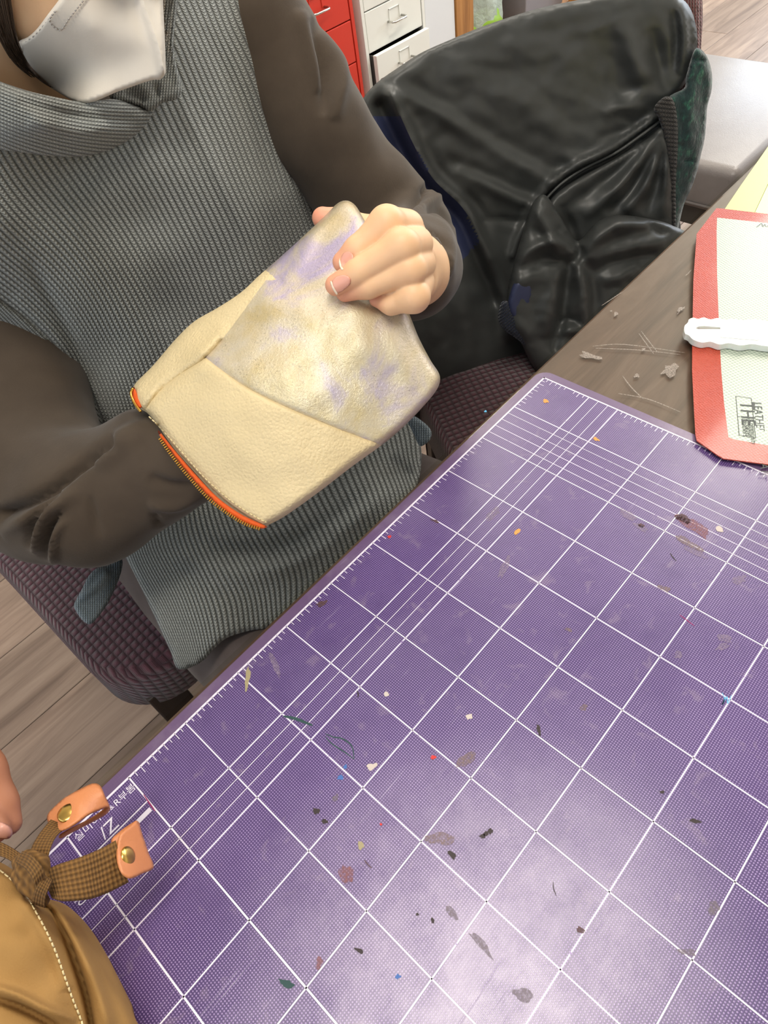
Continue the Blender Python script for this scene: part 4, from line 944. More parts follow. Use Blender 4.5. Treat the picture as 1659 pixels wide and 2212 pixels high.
# left hand gripping the pouch: fingers in front, thumb behind
HS = 0.0
fingers = {
    'index': [(741, 566, .496, 23), (772, 541, .492, 28), (835, 484, .486, 37), (878, 492, .515, 38)],
    'middle': [(725, 616, .492, 23), (775, 588, .487, 28), (868, 533, .478, 37), (898, 528, .515, 38)],
    'ring': [(745, 632, .500, 20), (795, 618, .492, 25), (885, 582, .484, 35), (905, 570, .520, 37)],
    'little': [(812, 648, .506, 15), (845, 655, .501, 23), (893, 640, .492, 34), (905, 610, .525, 34)]}
H = Sdf(np.min([P(float(u), float(v), s) for f in fingers.values() for u, v, s, r in f] + [wrL, P(690.0, 465.0, .57)], 0) - 0.03, np.max([P(float(u), float(v), s) for f in fingers.values() for u, v, s, r in f] + [wrL, P(690.0, 465.0, .57)], 0) + 0.03, 0.0011)
H.chain([PX(880, 505, .535, 40), PX(895, 585, .58, 66)], 0.01); H.chain([PX(905, 610, .54, 40), PX(895, 585, .58, 66)], 0.01); H.chain([PX(900, 560, .53, 42), PX(895, 585, .58, 66)], 0.01); H.chain([PX(895, 585, .58, 66), PX(895, 580, .64, 60)], 0.01)
H.chain([PX(885, 550, .57, 40), PX(805, 505, .575, 34), PX(742, 482, .578, 30), PX(697, 471, .576, 23)], 0.006)
for nm, f in fingers.items():
    g = Sdf(H.lo, H.lo + (H.n - 1) * H.h, H.h); g.n = H.n; g.F = np.full(H.n, 9.0, np.float32)
    g.chain([PX(*q) for q in f], 0.005)
    H.F = smin(H.F, g.F, 0.0011)
hV, hQ = H.mesh(); hV = relax(hV, hQ, 2)
# right hand inside the pouch
hdir = P(640.0, 850.0, 0.535) - wrR; hdir /= np.linalg.norm(hdir); sd = np.cross(hdir, FWD); sd /= np.linalg.norm(sd)
R_ = Sdf(wrR - 0.20, wrR + 0.20, 0.003)
R_.ell(wrR + hdir * 0.05, (0.04, 0.04, 0.04), 0.01); R_.cone(wrR - hdir * 0.03, wrR + hdir * 0.03, 0.023, 0.024, 0.012)
R2 = []
for k, ln_ in zip((-1.5, -0.5, 0.5, 1.5), (0.062, 0.072, 0.068, 0.055)):
    b0 = wrR + hdir * 0.075 + sd * k * 0.017; R_.chain([(b0, 0.009), (b0 + hdir * ln_ * 0.6, 0.0082), (b0 + hdir * ln_ - FWD * 0.004, 0.0072)], 0.002)
R_.chain([(wrR + hdir * 0.03 - sd * 0.03, 0.011), (wrR + hdir * 0.06 - sd * 0.05, 0.0095), (wrR + hdir * 0.085 - sd * 0.056, 0.008)], 0.004)
rV, rQ = R_.mesh(); rV = relax(rV, rQ, 2)
AV = np.vstack([bV, hV, rV]); AQ = np.vstack([bQ, hQ + len(bV), rQ + len(bV) + len(hV)])
me = np_mesh('body', AV, AQ)
tipc = np.zeros(len(AV))
for nm, rad in (('index', 0.016), ('middle', 0.016), ('ring', 0.02), ('little', 0.014)):
    c_ = PX(*fingers[nm][0])[0]; dd = np.linalg.norm(AV - c_, axis=1); tipc = np.maximum(tipc, np.clip(1.2 - dd / rad, 0, 1) * 0.8)
dd = np.linalg.norm(AV - P(697.0, 471.0, .576), axis=1); tipc = np.maximum(tipc, np.clip(1.3 - dd / 0.016, 0, 1))
at_ = me.attributes.new('tip', 'FLOAT', 'POINT'); at_.data.foreach_set('value', tipc.astype(np.float32))
body_o = link('body', me, MAT['skin'], person, True)
# nails
from mathutils.bvhtree import BVHTree
hbvh = BVHTree.FromPolygons(hV.tolist(), hQ.tolist())
def cast(u, v):
    out = []
    for a, b in zip(np.ravel(u), np.ravel(v)):
        d = ray(np.float64(a), np.float64(b)); hit = hbvh.ray_cast(Vector(CAM), Vector(d).normalized(), 2.0)
        out.append(float((np.array(hit[0]) - CAM) @ FWD) if hit[0] is not None else np.nan)
    out = np.array(out); out[np.isnan(out)] = np.nanmax(out) if np.isfinite(out).any() else 0.49
    return out
def nail(ol, tipol):
    ctr = [(a, b) for a, b in ol] + [tuple(np.mean(ol, 0))] + [tuple((np.array(p) + np.mean(ol, 0)) / 2) for p in ol]
    f = tps(ctr, cast([c[0] for c in ctr], [c[1] for c in ctr]), 1e-3)
    relief('fingernail', ol, lambda u, v: f(u, v) - 0.0011, MAT['nail'], person, 0.0014, 5, 2.5)
    relief('fingernail', tipol, lambda u, v: f(u, v) - 0.0010, MAT['nail_tip'], person, 0.0012, 2, 1.5)
nail([(744, 545), (754, 543), (762, 549), (763, 559), (754, 570), (744, 578), (737, 579), (734, 568), (737, 554)], [(731, 562), (734, 556), (737, 568), (742, 580), (737, 583), (733, 574)])
nail([(717, 608), (727, 597), (744, 594), (756, 600), (757, 612), (748, 623), (736, 631), (728, 632), (721, 622)], [(713, 610), (717, 608), (723, 622), (730, 633), (727, 637), (719, 626)])

# sleeves
def sleeve(name, chain, k, folds, h=0.0035, noise_amp=0.003):
    pts = [c[0] for c in chain]; rr = max(c[1] for c in chain)
    S = Sdf(np.min(pts, 0) - rr - 0.03, np.max(pts, 0) + rr + 0.03, h); S.chain(chain, k)
    Vv, Q = S.mesh(); Vv = relax(Vv, Q, 2)
    rel = Vv - CAM; sd_ = rel @ FWD; q = np.c_[829.5 + FPX * (rel @ RGT) / sd_, 1106 + FPX * (rel @ DWN) / sd_]
    # outward direction: from nearest chain point
    best = np.full(len(Vv), 9.0); cen = np.zeros_like(Vv)
    for (a, ra), (b, rb) in zip(chain[:-1], chain[1:]):
        ba = b - a; t_ = np.clip(((Vv - a) @ ba) / (ba @ ba), 0, 1); c = a + t_[:, None] * ba; d = np.linalg.norm(Vv - c, axis=1); mk = d < best; best[mk] = d[mk]; cen[mk] = c[mk]
    out = Vv - cen; out /= np.linalg.norm(out, axis=1)[:, None] + 1e-9
    front = np.clip(-(out @ FWD) + 0.35, 0, 1)
    hgt = fold_field(q, folds) * front + np.array([mnoise.noise(Vector(p) * 26) for p in Vv]) * noise_amp
    Vv = Vv + out * hgt[:, None]
    return link(name, np_mesh(name, Vv, Q), MAT['sleeve'], person, True)
sleeve('sleeve', [PX(545, 40, sy(545, 40, -39), 120), PX(670, 265, 0.745, 112), PX(800, 440, 0.81, 108), PX(880, 520, 0.83, 100), PX(890, 560, 0.74, 95), PX(892, 582, 0.62, 98), PX(893, 585, 0.60, 92)], 0.015,
       [([(700, 60), (735, 160), (720, 260)], 0.010, 16), ([(675, 40), (705, 150), (700, 250)], -0.009, 14), ([(650, 20), (670, 120), (690, 200)], 0.008, 14), ([(880, 450), (905, 425), (935, 390)], -0.012, 8), ([(890, 460), (930, 440), (955, 420)], 0.008, 8), ([(900, 455), (950, 455), (985, 490)], -0.010, 6), ([(900, 470), (945, 480), (975, 530), (975, 600)], 0.006, 8), ([(915, 500), (950, 520), (960, 570), (945, 640)], -0.006, 6), ([(930, 510), (965, 560), (955, 630)], 0.006, 7), ([(940, 600), (930, 650), (905, 680)], -0.006, 6)])
sleeve('sleeve', [PX(-80, 520, 0.675, 160), PX(10, 820, 0.665, 160), PX(95, 1060, 0.63, 146), PX(190, 1080, 0.600, 138), PX(330, 1010, 0.588, 116), PX(440, 975, 0.572, 88), PX(540, 950, 0.568, 70)], 0.02,
       [([(0, 1112), (90, 1070), (180, 1000), (245, 960)], -0.014, 12, 0), ([(0, 1150), (80, 1110), (170, 1060)], 0.008, 16), ([(60, 1180), (80, 1120), (130, 1060)], -0.012, 8), ([(75, 1195), (95, 1130), (140, 1080)], 0.010, 9), ([(95, 1210), (105, 1150), (130, 1100)], -0.009, 8), ([(115, 1220), (118, 1160), (140, 1120)], 0.008, 8), ([(200, 1000), (260, 960), (330, 915)], 0.010, 22), ([(195, 1070), (205, 1130), (215, 1160)], -0.004, 8), ([(330, 1110), (350, 1140)], -0.006, 6), ([(320, 1030), (370, 1050), (430, 1050)], -0.006, 12), ([(320, 1090), (380, 1090), (430, 1070)], 0.006, 10)], noise_amp=0.0025)
S = Sdf(V3(-12, -62, -34), V3(56, -22, 34), 0.007)
S.ell(V3(21, -45, -4), (0.168, 0.105, 0.27), 0.03); S.cone(V3(3, -42.5, 18), V3(39, -42.5, 18), 0.066, 0.066, 0.04); S.cone(V3(21, -44, 18), V3(20, -41, 26), 0.068, 0.060, 0.02)
S.chain([(V3(39, -42.5, 18), 0.066), (P(-80.0, 520.0, 0.675), 0.068)], 0.02); S.chain([(V3(3, -42.5, 18), 0.062), (P(545.0, 60.0, sy(545, 60, -41)), 0.05)], 0.02)
tV, tQ = S.mesh(); link('shirt', np_mesh('shirt', relax(tV, tQ, 2), tQ), MAT['sleeve'], person, True)
# trousers
S = Sdf(V3(-10, -66, -75), V3(52, 14, 2), 0.007)
for hx, kx, r2 in ((14, 3.5, 0.066), (30, 35.5, 0.068)):
    S.chain([(V3(hx, -44, -22), 0.08), (V3(kx, 1, -24.5), r2), (V3(kx, 0, -45), 0.062), (V3(kx, -3, -66), 0.05)], 0.03)
S.ell(V3(22, -48, -20), (0.19, 0.13, 0.10), 0.05)
tV, tQ = S.mesh(); tV = relax(tV, tQ, 2); tV = tV + np.array([mnoise.noise(Vector(p) * 14) for p in tV])[:, None] * 0.004
link('trousers', np_mesh('trousers', tV, tQ), MAT['trouser'], person, True)

# knit vest
v_out = [(-230, 200), (-90, 250), (40, 275), (150, 285), (240, 262), (300, 225), (352, 190), (362, 120), (366, 0), (372, -60), (470, -60), (560, -60), (585, -30), (600, 0), (628, 60), (652, 125), (676, 200), (692, 255), (710, 330), (727, 420), (745, 500), (790, 600), (840, 720), (870, 830), (892, 900), (908, 955), (910, 1000), (900, 1050), (860, 1110), (760, 1210), (660, 1300), (590, 1352), (540, 1362), (490, 1378), (462, 1402), (432, 1432), (386, 1446), (368, 1408), (335, 1335), (300, 1260), (262, 1190), (244, 1180), (236, 1060), (238, 1000), (228, 958), (205, 915), (180, 850), (150, 795), (92, 746), (0, 692), (-90, 640), (-170, 560), (-220, 420)]
vy = [(-230, 200, -39), (-220, 420, -38), (-170, 560, -36), (-90, 250, -29), (-100, 450, -30), (370, -60, -33), (366, 60, -31.5), (240, 262, -28.5), (560, -60, -38), (600, 0, -38), (650, 120, -38), (692, 255, -38), (727, 420, -36), (500, 100, -34), (560, 300, -33), (640, 420, -33), (350, 300, -29), (100, 400, -27.5), (0, 500, -28), (0, 692, -35), (92, 746, -34), (150, 795, -33.5), (205, 915, -33), (228, 958, -33), (120, 600, -29), (300, 600, -27), (450, 500, -28.5), (300, 800, -28), (250, 900, -30), (450, 800, -27), (600, 700, -29), (800, 700, -27), (840, 850, -22), (500, 1000, -24), (700, 950, -22), (892, 900, -18), (910, 1000, -12.5), (900, 1050, -10.5), (760, 1210, -9.5), (660, 1300, -9.5), (590, 1352, -11), (540, 1362, -12), (462, 1402, -13), (386, 1446, -15), (335, 1335, -18), (262, 1190, -26), (244, 1080, -30), (420, 1250, -16.5), (520, 1180, -15.5), (640, 1130, -14), (800, 1050, -12.5), (420, 1100, -21)]
v_dep = tps([(a, b) for a, b, _ in vy], [sy(a, b, c) for a, b, c in vy], 1e-4)
ribs = []
for ui, pl in ((0, [(-60, 560), (40, 640), (150, 760), (205, 880), (240, 980), (262, 1190), (335, 1335), (386, 1446)]), (12, [(0, 420), (130, 560), (235, 720), (290, 850), (310, 950), (330, 1180), (400, 1330), (430, 1432)]), (24, [(180, 398), (253, 500), (345, 660), (400, 800), (420, 950), (440, 1150), (510, 1300), (520, 1370)]), (36, [(320, 330), (400, 480), (470, 640), (520, 800), (540, 1000), (580, 1130), (640, 1250), (640, 1315)]), (48, [(390, 100), (480, 300), (560, 480), (620, 640), (680, 850), (720, 1040), (760, 1130), (780, 1195)]), (58, [(500, 60), (580, 240), (640, 420), (720, 640), (790, 850), (830, 980), (860, 1060), (868, 1105)]), (66, [(600, 0), (652, 125), (692, 255), (727, 420), (820, 680), (880, 860), (905, 940), (910, 1000)])):
    L_ = 0
    for i, p in enumerate(pl):
        if i: L_ += math.dist(p, pl[i - 1])
        ribs.append((p[0], p[1], ui, p[1] / 6.5))
v_uv = tps([(a, b) for a, b, _, _ in ribs], [(c, d) for _, _, c, d in ribs], 1e-3)
v_fold = [([(440, 1180), (560, 1190), (680, 1150), (800, 1060), (890, 990)], -0.010, 22), ([(380, 1200), (500, 1240), (620, 1220), (760, 1120), (880, 1030)], 0.010, 24), ([(560, 1210), (640, 1195), (720, 1150)], -0.008, 10), ([(60, 560), (150, 720), (200, 840)], -0.006, 14), ([(30, 640), (120, 730), (180, 820)], 0.006, 14), ([(385, 200), (470, 380), (540, 520)], 0.004, 14), ([(440, 60), (540, 260), (600, 420)], -0.004, 16), ([(660, 250), (700, 360), (715, 440)], -0.005, 8)]
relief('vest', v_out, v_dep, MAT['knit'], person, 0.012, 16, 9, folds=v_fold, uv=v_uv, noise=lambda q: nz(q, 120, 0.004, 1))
relief('vest_back_flap', [(160, 1312), (164, 1296), (178, 1270), (190, 1246), (208, 1228), (236, 1220), (262, 1205), (262, 1235), (240, 1290), (218, 1325), (196, 1348), (178, 1340)], tps([(160, 1312), (190, 1246), (240, 1220), (250, 1280), (196, 1348)], [.705, .72, .74, .735, .71]), MAT['knit_hem'], person, 0.008, 8, 6, folds=[([(172, 1290), (205, 1270), (235, 1235)], 0.008, 8)], uv=lambda u, v: np.c_[u / 5, v / 5])
relief('vest_back_flap', [(878, 905), (892, 898), (915, 912), (931, 930), (930, 948), (918, 960), (905, 962), (890, 930)], lambda u, v: np.full(np.shape(u), 0.80), MAT['knit_hem'], person, 0.01, 7, 5, uv=lambda u, v: np.c_[u / 5, v / 5])
relief('armhole_band', [(-150, 540), (-80, 600), (0, 648), (60, 690), (112, 736), (160, 790), (196, 850), (222, 910), (244, 955), (236, 972), (222, 960), (196, 918), (170, 858), (142, 806), (88, 762), (0, 712), (-90, 660), (-170, 590)], lambda u, v: v_dep(u, v) - 0.005, MAT['knit'], person, 0.014, 12, 7, uv=lambda u, v: np.c_[(0.7 * v - 0.7 * u) / 6.0, (u + v) / 6.0])
# collar
c_y = tps([(-230, 60), (-230, 220), (-60, 165), (0, 180), (180, 222), (328, 242), (240, 325), (110, 337), (-60, 318), (100, 270), (220, 270)], [sy(-230, 60, -40), sy(-230, 220, -40), sy(-60, 165, -26), sy(0, 180, -25), sy(180, 222, -25.5), sy(328, 242, -28), sy(240, 325, -27.5), sy(110, 337, -26), sy(-60, 318, -27.5), sy(100, 270, -23.5), sy(220, 270, -24.5)], 1e-4)
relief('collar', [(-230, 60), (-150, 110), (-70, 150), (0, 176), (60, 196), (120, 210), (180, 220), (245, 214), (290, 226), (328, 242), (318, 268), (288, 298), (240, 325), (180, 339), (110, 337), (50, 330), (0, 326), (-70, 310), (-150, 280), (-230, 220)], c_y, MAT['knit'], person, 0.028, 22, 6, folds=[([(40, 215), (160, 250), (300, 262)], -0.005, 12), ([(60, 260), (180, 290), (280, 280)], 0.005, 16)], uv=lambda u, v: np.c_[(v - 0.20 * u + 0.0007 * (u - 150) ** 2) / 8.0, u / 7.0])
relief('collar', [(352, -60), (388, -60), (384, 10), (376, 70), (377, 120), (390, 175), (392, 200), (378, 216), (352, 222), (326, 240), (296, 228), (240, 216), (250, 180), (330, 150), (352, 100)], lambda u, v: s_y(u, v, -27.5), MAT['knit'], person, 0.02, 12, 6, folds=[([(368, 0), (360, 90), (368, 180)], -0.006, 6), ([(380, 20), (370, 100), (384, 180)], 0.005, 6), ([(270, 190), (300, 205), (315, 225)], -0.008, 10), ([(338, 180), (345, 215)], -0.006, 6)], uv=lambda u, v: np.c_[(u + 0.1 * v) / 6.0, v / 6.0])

# mask
mk_out = [(40, 92), (60, 80), (80, 62), (104, 30), (130, -4), (170, -60), (300, -70), (350, -60), (352, 0), (356, 80), (358, 140), (357, 160), (345, 172), (325, 174), (260, 196), (182, 223), (120, 196), (80, 165), (55, 125)]
skin_c = caster([body_o]); mc = []
for (u, v, s_) in ((40, 92, None), (75, 66, None), (104, 30, None), (130, -4, None), (170, -60, None), (80, 165, None), (120, 196, None), (182, 223, .490), (260, 196, .483), (357, 160, .474), (352, 0, .470), (300, -70, .444), (290, -60, .444), (250, -30, .452), (200, 60, .470), (230, 120, .474), (120, 120, None), (300, 20, .457), (325, 80, .464)):
    c = float(skin_c([u], [v])[0]); z_ = (c - 0.013) if np.isfinite(c) else 9.0
    mc.append((u, v, min(z_, s_) if s_ else (z_ if z_ < 9 else .50)))
m_dep = tps([(a, b) for a, b, _ in mc], [c for _, _, c in mc], 4e-3)
mkp = relief(['mask_panel', 'mask_panel'], mk_out, m_dep, [MAT['mask'], MAT['mask']], person, 0.010, 9, 6, folds=[([(290, -60), (316, 20), (340, 90), (354, 150)], 0.006, 12, 0), ([(180, 110), (230, 100), (300, 70)], 0.0012, 36), ([(140, 150), (230, 160), (320, 110)], -0.0012, 34)], cons=([(290, -60), (316, 20), (340, 90), (352, 140), (355, 160)],), split=lambda c: np.where((c[:, 0] > np.interp(c[:, 1], [-60, 20, 90, 140, 160], [290, 316, 340, 352, 355])), 1, 0))
def stitches(name, line, dep, wd, ln_, gap, mat, parent, h=0.0006, off=0.0008):
    pl = resample(catmull(line, 8), (ln_ + gap) / 4, False); Vv = []; Ff = []; i = 0; per = 4; n1 = max(1, int(round(per * ln_ / (ln_ + gap))))
    while i + n1 < len(pl):
        a, b = pl[i], pl[i + n1]; s_ = dep(np.array([a[0], b[0]]), np.array([a[1], b[1]])) - off
        A, Bp = P(a[0], a[1], s_[0]), P(b[0], b[1], s_[1]); v_, f_ = tube_arrays([A, (A + Bp) / 2 - FWD * h * 0.5, Bp], wd, 5); k = len(Vv); Vv += v_; Ff += [tuple(x + k for x in f) for f in f_]; i += per
    return mesh_obj(name, Vv, Ff, mat, parent, True, True)
stitches('mask_stitching', [(190, -10), (150, 40), (130, 66), (107, 45), (125, 20)], lambda u, v: m_dep(u, v), 0.0005, 5, 3, MAT['grey_thread'], person)
stitches('mask_stitching', [(55, 92), (80, 72), (108, 38), (138, 0)], lambda u, v: m_dep(u, v) + 0.0015, 0.0004, 6, 4, MAT['grey_thread'], person)
# hair: cap plus strands falling over the cheek
Hc = Sdf(HC - 0.22, HC + 0.2, 0.006); Hc.ell(HC + np.array((0, -0.02, 0.032)), (0.090, 0.105, 0.098), 0.01)
Hc.cone(HC + np.array((0.066, -0.06, 0.02)), HC + np.array((0.066, -0.085, -0.10)), 0.03, 0.024, 0.02); Hc.cone(HC + np.array((-0.066, -0.06, 0.02)), HC + np.array((-0.066, -0.085, -0.10)), 0.03, 0.024, 0.02); Hc.cone(HC + np.array((0, -0.09, 0.0)), HC + np.array((0, -0.10, -0.13)), 0.06, 0.05, 0.03)
Hc.ell(HC + np.array((0, 0.13, -0.035)), (0.078, 0.115, 0.115), 0.012, cut=True)
V_, Q_ = Hc.mesh(); link('hair', np_mesh('hair', relax(V_, Q_, 1), Q_), MAT['hair'], person, True)
face_c = caster([body_o] + mkp)
Vv = []; Ff = []
for k in range(170):
    a = random.random(); b = random.gauss(0, 1); thin = 0.00016 + 0.0002 * random.random()
    off = (a - 0.62) * 62
    pl = catmull([(-8 + off * 0.9 + b * 4, -60), (4 + off * 0.8 + b * 3, 10), (22 + off * 0.6 + b * 2, 80), (48 + off * 0.42 + b * 2, 135), (86 + off * 0.3 + b * 4, 172 + b * 3), (112 + b * 8, 190 + b * 3)][:6 if a > 0.55 else 5], 5)
    pl = pl[:max(4, int(len(pl) * (0.45 + 0.55 * random.random())))]
    sv = face_c(pl[:, 0], pl[:, 1]); sv = np.where(np.isnan(sv), np.nanmean(sv) if np.isfinite(sv).any() else 0.52, sv)
    sv = np.minimum(sv, np.convolve(np.pad(sv, 2, 'edge'), np.ones(5) / 5, 'valid')) - 0.002 - 0.004 * random.random()
    pts = [P(p[0], p[1], s_) for p, s_ in zip(pl, sv)]
    v_, f_ = tube_arrays(pts, [thin] * len(pts), 4); o_ = len(Vv); Vv += v_; Ff += [tuple(x + o_ for x in f) for f in f_]
mesh_obj('hair_strands', Vv, Ff, MAT['hair'], person, True)
eyem = plain('eye_white', srgb(230, 226, 220), 0.2); irm = plain('iris', srgb(48, 32, 24), 0.2)
for sx in (-1, 1):
    e_ = crumple('eye', HC + np.array((sx * 0.031, 0.0735, 0.018)), (0.0115, 0.0115, 0.0115), eyem, person, 0.0, 1, 3)
    crumple('iris', HC + np.array((sx * 0.031, 0.0810, 0.015)), (0.0055, 0.0045, 0.0055), irm, e_, 0.0, 1, 2)
    tube('eyebrow', [HC + np.array((sx * 0.014, 0.086, 0.038)), HC + np.array((sx * 0.032, 0.084, 0.043)), HC + np.array((sx * 0.05, 0.070, 0.038))], [0.003, 0.0032, 0.0015], MAT['hair'], person, 6)


# ------------------------------------------------------------------ the pouch
po = empty('zip_pouch', P(620.0, 860.0, 0.53), 'cream and iridescent leather zip pouch held in the hands', 'pouch')
p_out = [(290, 832), (330, 790), (380, 732), (420, 694), (470, 665), (520, 632), (560, 595), (600, 560), (650, 515), (700, 468), (728, 440), (748, 433), (766, 442), (782, 466), (800, 500), (840, 570), (885, 680), (905, 730), (930, 778), (948, 806), (950, 826), (938, 850), (905, 888), (865, 928), (824, 962), (760, 1008), (690, 1062), (620, 1112), (580, 1134), (566, 1138), (520, 1112), (470, 1074), (420, 1020), (375, 968), (340, 918), (318, 892), (302, 882), (290, 858)]
p_dep = tps([(290, 840), (305, 880), (440, 1050), (566, 1138), (824, 962), (950, 815), (885, 680), (800, 520), (748, 437), (600, 560), (420, 694), (445, 775), (560, 640), (650, 800), (500, 950), (700, 940), (800, 750), (700, 600), (380, 800)],
            [.545, .536, .512, .498, .505, .520, .518, .516, .545, .548, .552, .515, .525, .492, .497, .491, .500, .512, .532], 1e-5)
side_seam = [(312, 888), (330, 862), (352, 838), (392, 806), (440, 775), (478, 735), (520, 680), (560, 625), (600, 570), (650, 520)]
mid_seam = [(444, 772), (480, 800), (530, 835), (590, 866), (650, 893), (720, 922), (780, 945), (826, 962)]
side_cut = [(572, 583), (585, 592), (596, 604)]
p_fold = [(side_seam[:6], -0.005, 4.5, 0), ([(318, 870), (345, 830), (395, 790), (445, 752), (490, 700)], 0.006, 14), ([(330, 900), (370, 850), (430, 800)], 0.003, 16, 0), (mid_seam, -0.0022, 3.5, 0), ([(330, 850), (380, 800), (430, 765)], -0.004, 7),
          ([(560, 640), (620, 660), (700, 690)], 0.003, 30), ([(715, 640), (735, 700), (720, 800)], -0.002, 30), ([(760, 660), (800, 740), (850, 800)], 0.002, 36), ([(690, 470), (660, 540), (610, 610)], 0.004, 18), ([(560, 780), (640, 830), (760, 870)], 0.0012, 40), ([(830, 700), (870, 780), (900, 840)], 0.003, 22), ([(740, 640), (800, 660), (870, 670)], -0.004, 12)]
ms = np.array(catmull(mid_seam, 6)); ss = np.array(catmull(side_seam, 6))
irid_poly = np.array([(444, 772)] + [tuple(p) for p in ms] + [(1000, 900), (1000, 400), (650, 400), (560, 560), (572, 583), (596, 604)] + [tuple(p) for p in ss[::-1] if 440 <= p[0] <= 575])
side_poly = np.array([(250, 900)] + [tuple(p) for p in ss if p[0] <= 596] + [(596, 604), (572, 583), (540, 560), (380, 640), (250, 800)])
def p_split(c):
    return np.where(poly_inside(irid_poly, c), 1, np.where(poly_inside(side_poly, c), 2, 0))
pnl = relief(['front_panel', 'metallic_panel', 'side_panel'], p_out, p_dep, [MAT['cream_leather'], MAT['irid'], MAT['cream_leather']], po, 0.032, 20, 6, folds=p_fold, cons=(side_seam[:9], mid_seam, side_cut), split=p_split, noise=lambda q: nz(q, 60, 0.0016, 7))
zl = [(345, 935), (372, 975), (415, 1030), (460, 1078), (510, 1116), (545, 1134), (566, 1141)]
zdep = tps([(345, 935), (415, 1030), (510, 1116), (566, 1141), (300, 870), (430, 1000)], [.527, .514, .502, .499, .538, .512], 1e-5)
relief('zip_tape', [(343, 930), (372, 966), (420, 1022), (470, 1074), (520, 1110), (566, 1132), (578, 1138), (560, 1142), (524, 1128), (486, 1104), (448, 1070), (405, 1022), (370, 976), (346, 944)], lambda u, v: zdep(u, v) + 0.001, MAT['zip_tape'], po, 0.003, 4, 4)
relief('zip_tape', [(289, 835), (294, 845), (303, 868), (306, 880), (299, 881), (289, 866), (285, 848)], lambda u, v: zdep(u, v) + 0.004, MAT['zip_tape'], po, 0.003, 4, 3)
tube('zip_cord', [P(p[0], p[1], float(zdep(p[0], p[1])[0]) + 0.003) for p in catmull([(287, 838), (283, 850), (288, 866), (298, 882), (304, 889)], 5)], 0.0011, MAT['gold'], po, 6)
zt = resample(catmull([(346, 948), (372, 985), (408, 1030), (450, 1076), (490, 1108), (528, 1131), (560, 1142)], 8), 5.4, False)
bmt = bmesh.new()
tooth = bpy.data.meshes.new('zip_tooth'); bm_box(bmt, (-0.00055, -0.0013, -0.001), (0.00055, 0.0013, 0.001)); bmesh.ops.bevel(bmt, geom=bmt.edges[:], offset=0.0003, segments=1, affect='EDGES'); bmt.to_mesh(tooth); bmt.free(); tooth.materials.append(MAT['gold'])
for i in range(len(zt)):
    a = zt[i]; b = zt[min(i + 1, len(zt) - 1)]; c = zt[max(i - 1, 0)]
    A = P(a[0], a[1], float(zdep(a[0], a[1])[0]) - 0.0002); T = P(b[0], b[1], 0.51) - P(c[0], c[1], 0.51); T /= np.linalg.norm(T); Bn = np.cross(FWD, T); Bn /= np.linalg.norm(Bn); Nn = np.cross(T, Bn)
    o = bpy.data.objects.new('zip_tooth', tooth); COL.objects.link(o); o.parent = po
    M_ = Matrix.Identity(4)
    for k in range(3): M_[k][0] = T[k]; M_[k][1] = Bn[k]; M_[k][2] = Nn[k]; M_[k][3] = A[k]
    o.matrix_parent_inverse = Matrix.Translation(po.location).inverted(); o.matrix_basis = M_
pc_ = caster(pnl[:1])
stitches('stitching', [(322, 900), (352, 930), (400, 985), (450, 1040), (510, 1090), (575, 1128), (598, 1120)], lambda u, v: np.nan_to_num(pc_(u, v), nan=0.52), 0.0005, 6, 3.5, MAT['thread'], po, off=0.0003)

# ------------------------------------------------------------------ the tan bag in the corner
tbag = empty('bucket_bag', V3(62, 4, 0.05), 'tan suede bag with brown webbing ties at the table corner', 'bag')
b_out = [(-120, 1840), (-40, 1850), (0, 1862), (40, 1888), (70, 1920), (100, 1940), (128, 1948), (150, 1960), (180, 1988), (205, 2020), (232, 2065), (255, 2110), (280, 2160), (306, 2215), (340, 2300), (360, 2380), (-120, 2380)]
b_dep = tps([(-120, 1840), (0, 1862), (100, 1940), (205, 2020), (306, 2215), (360, 2380), (0, 2050), (100, 2100), (-100, 2300), (180, 2250), (60, 1960)], [.375, .37, .36, .37, .365, .36, .33, .335, .30, .335, .345], 1e-5)
b_fold = [([(62, 1938), (110, 1968), (140, 2020), (165, 2085), (185, 2150), (200, 2230)], -0.011, 7, 0), ([(100, 1960), (150, 2010), (185, 2075), (215, 2150), (240, 2240)], 0.008, 16), ([(40, 1930), (85, 1990), (120, 2060), (145, 2140)], 0.005, 18), ([(-20, 2130), (40, 2150), (100, 2180), (165, 2205)], 0.006, 10), ([(-20, 2155), (40, 2175), (100, 2205), (150, 2240)], -0.008, 8), ([(120, 1955), (170, 1995), (215, 2060), (260, 2150)], -0.004, 8)]
bb_ = relief('bag_body', b_out, b_dep, MAT['suede'], tbag, 0.05, 26, 6, zmin=0.7505, folds=b_fold, noise=lambda q: nz(q, 80, 0.002, 3))
stitches('stitching', [(-10, 1872), (30, 1905), (62, 1945), (92, 1995), (118, 2050), (140, 2110), (158, 2160), (176, 2205), (186, 2240)], lambda u, v: np.nan_to_num(caster([bb_])(u, v), nan=0.36), 0.0005, 9, 4, MAT['thread'], tbag, off=0.0003)
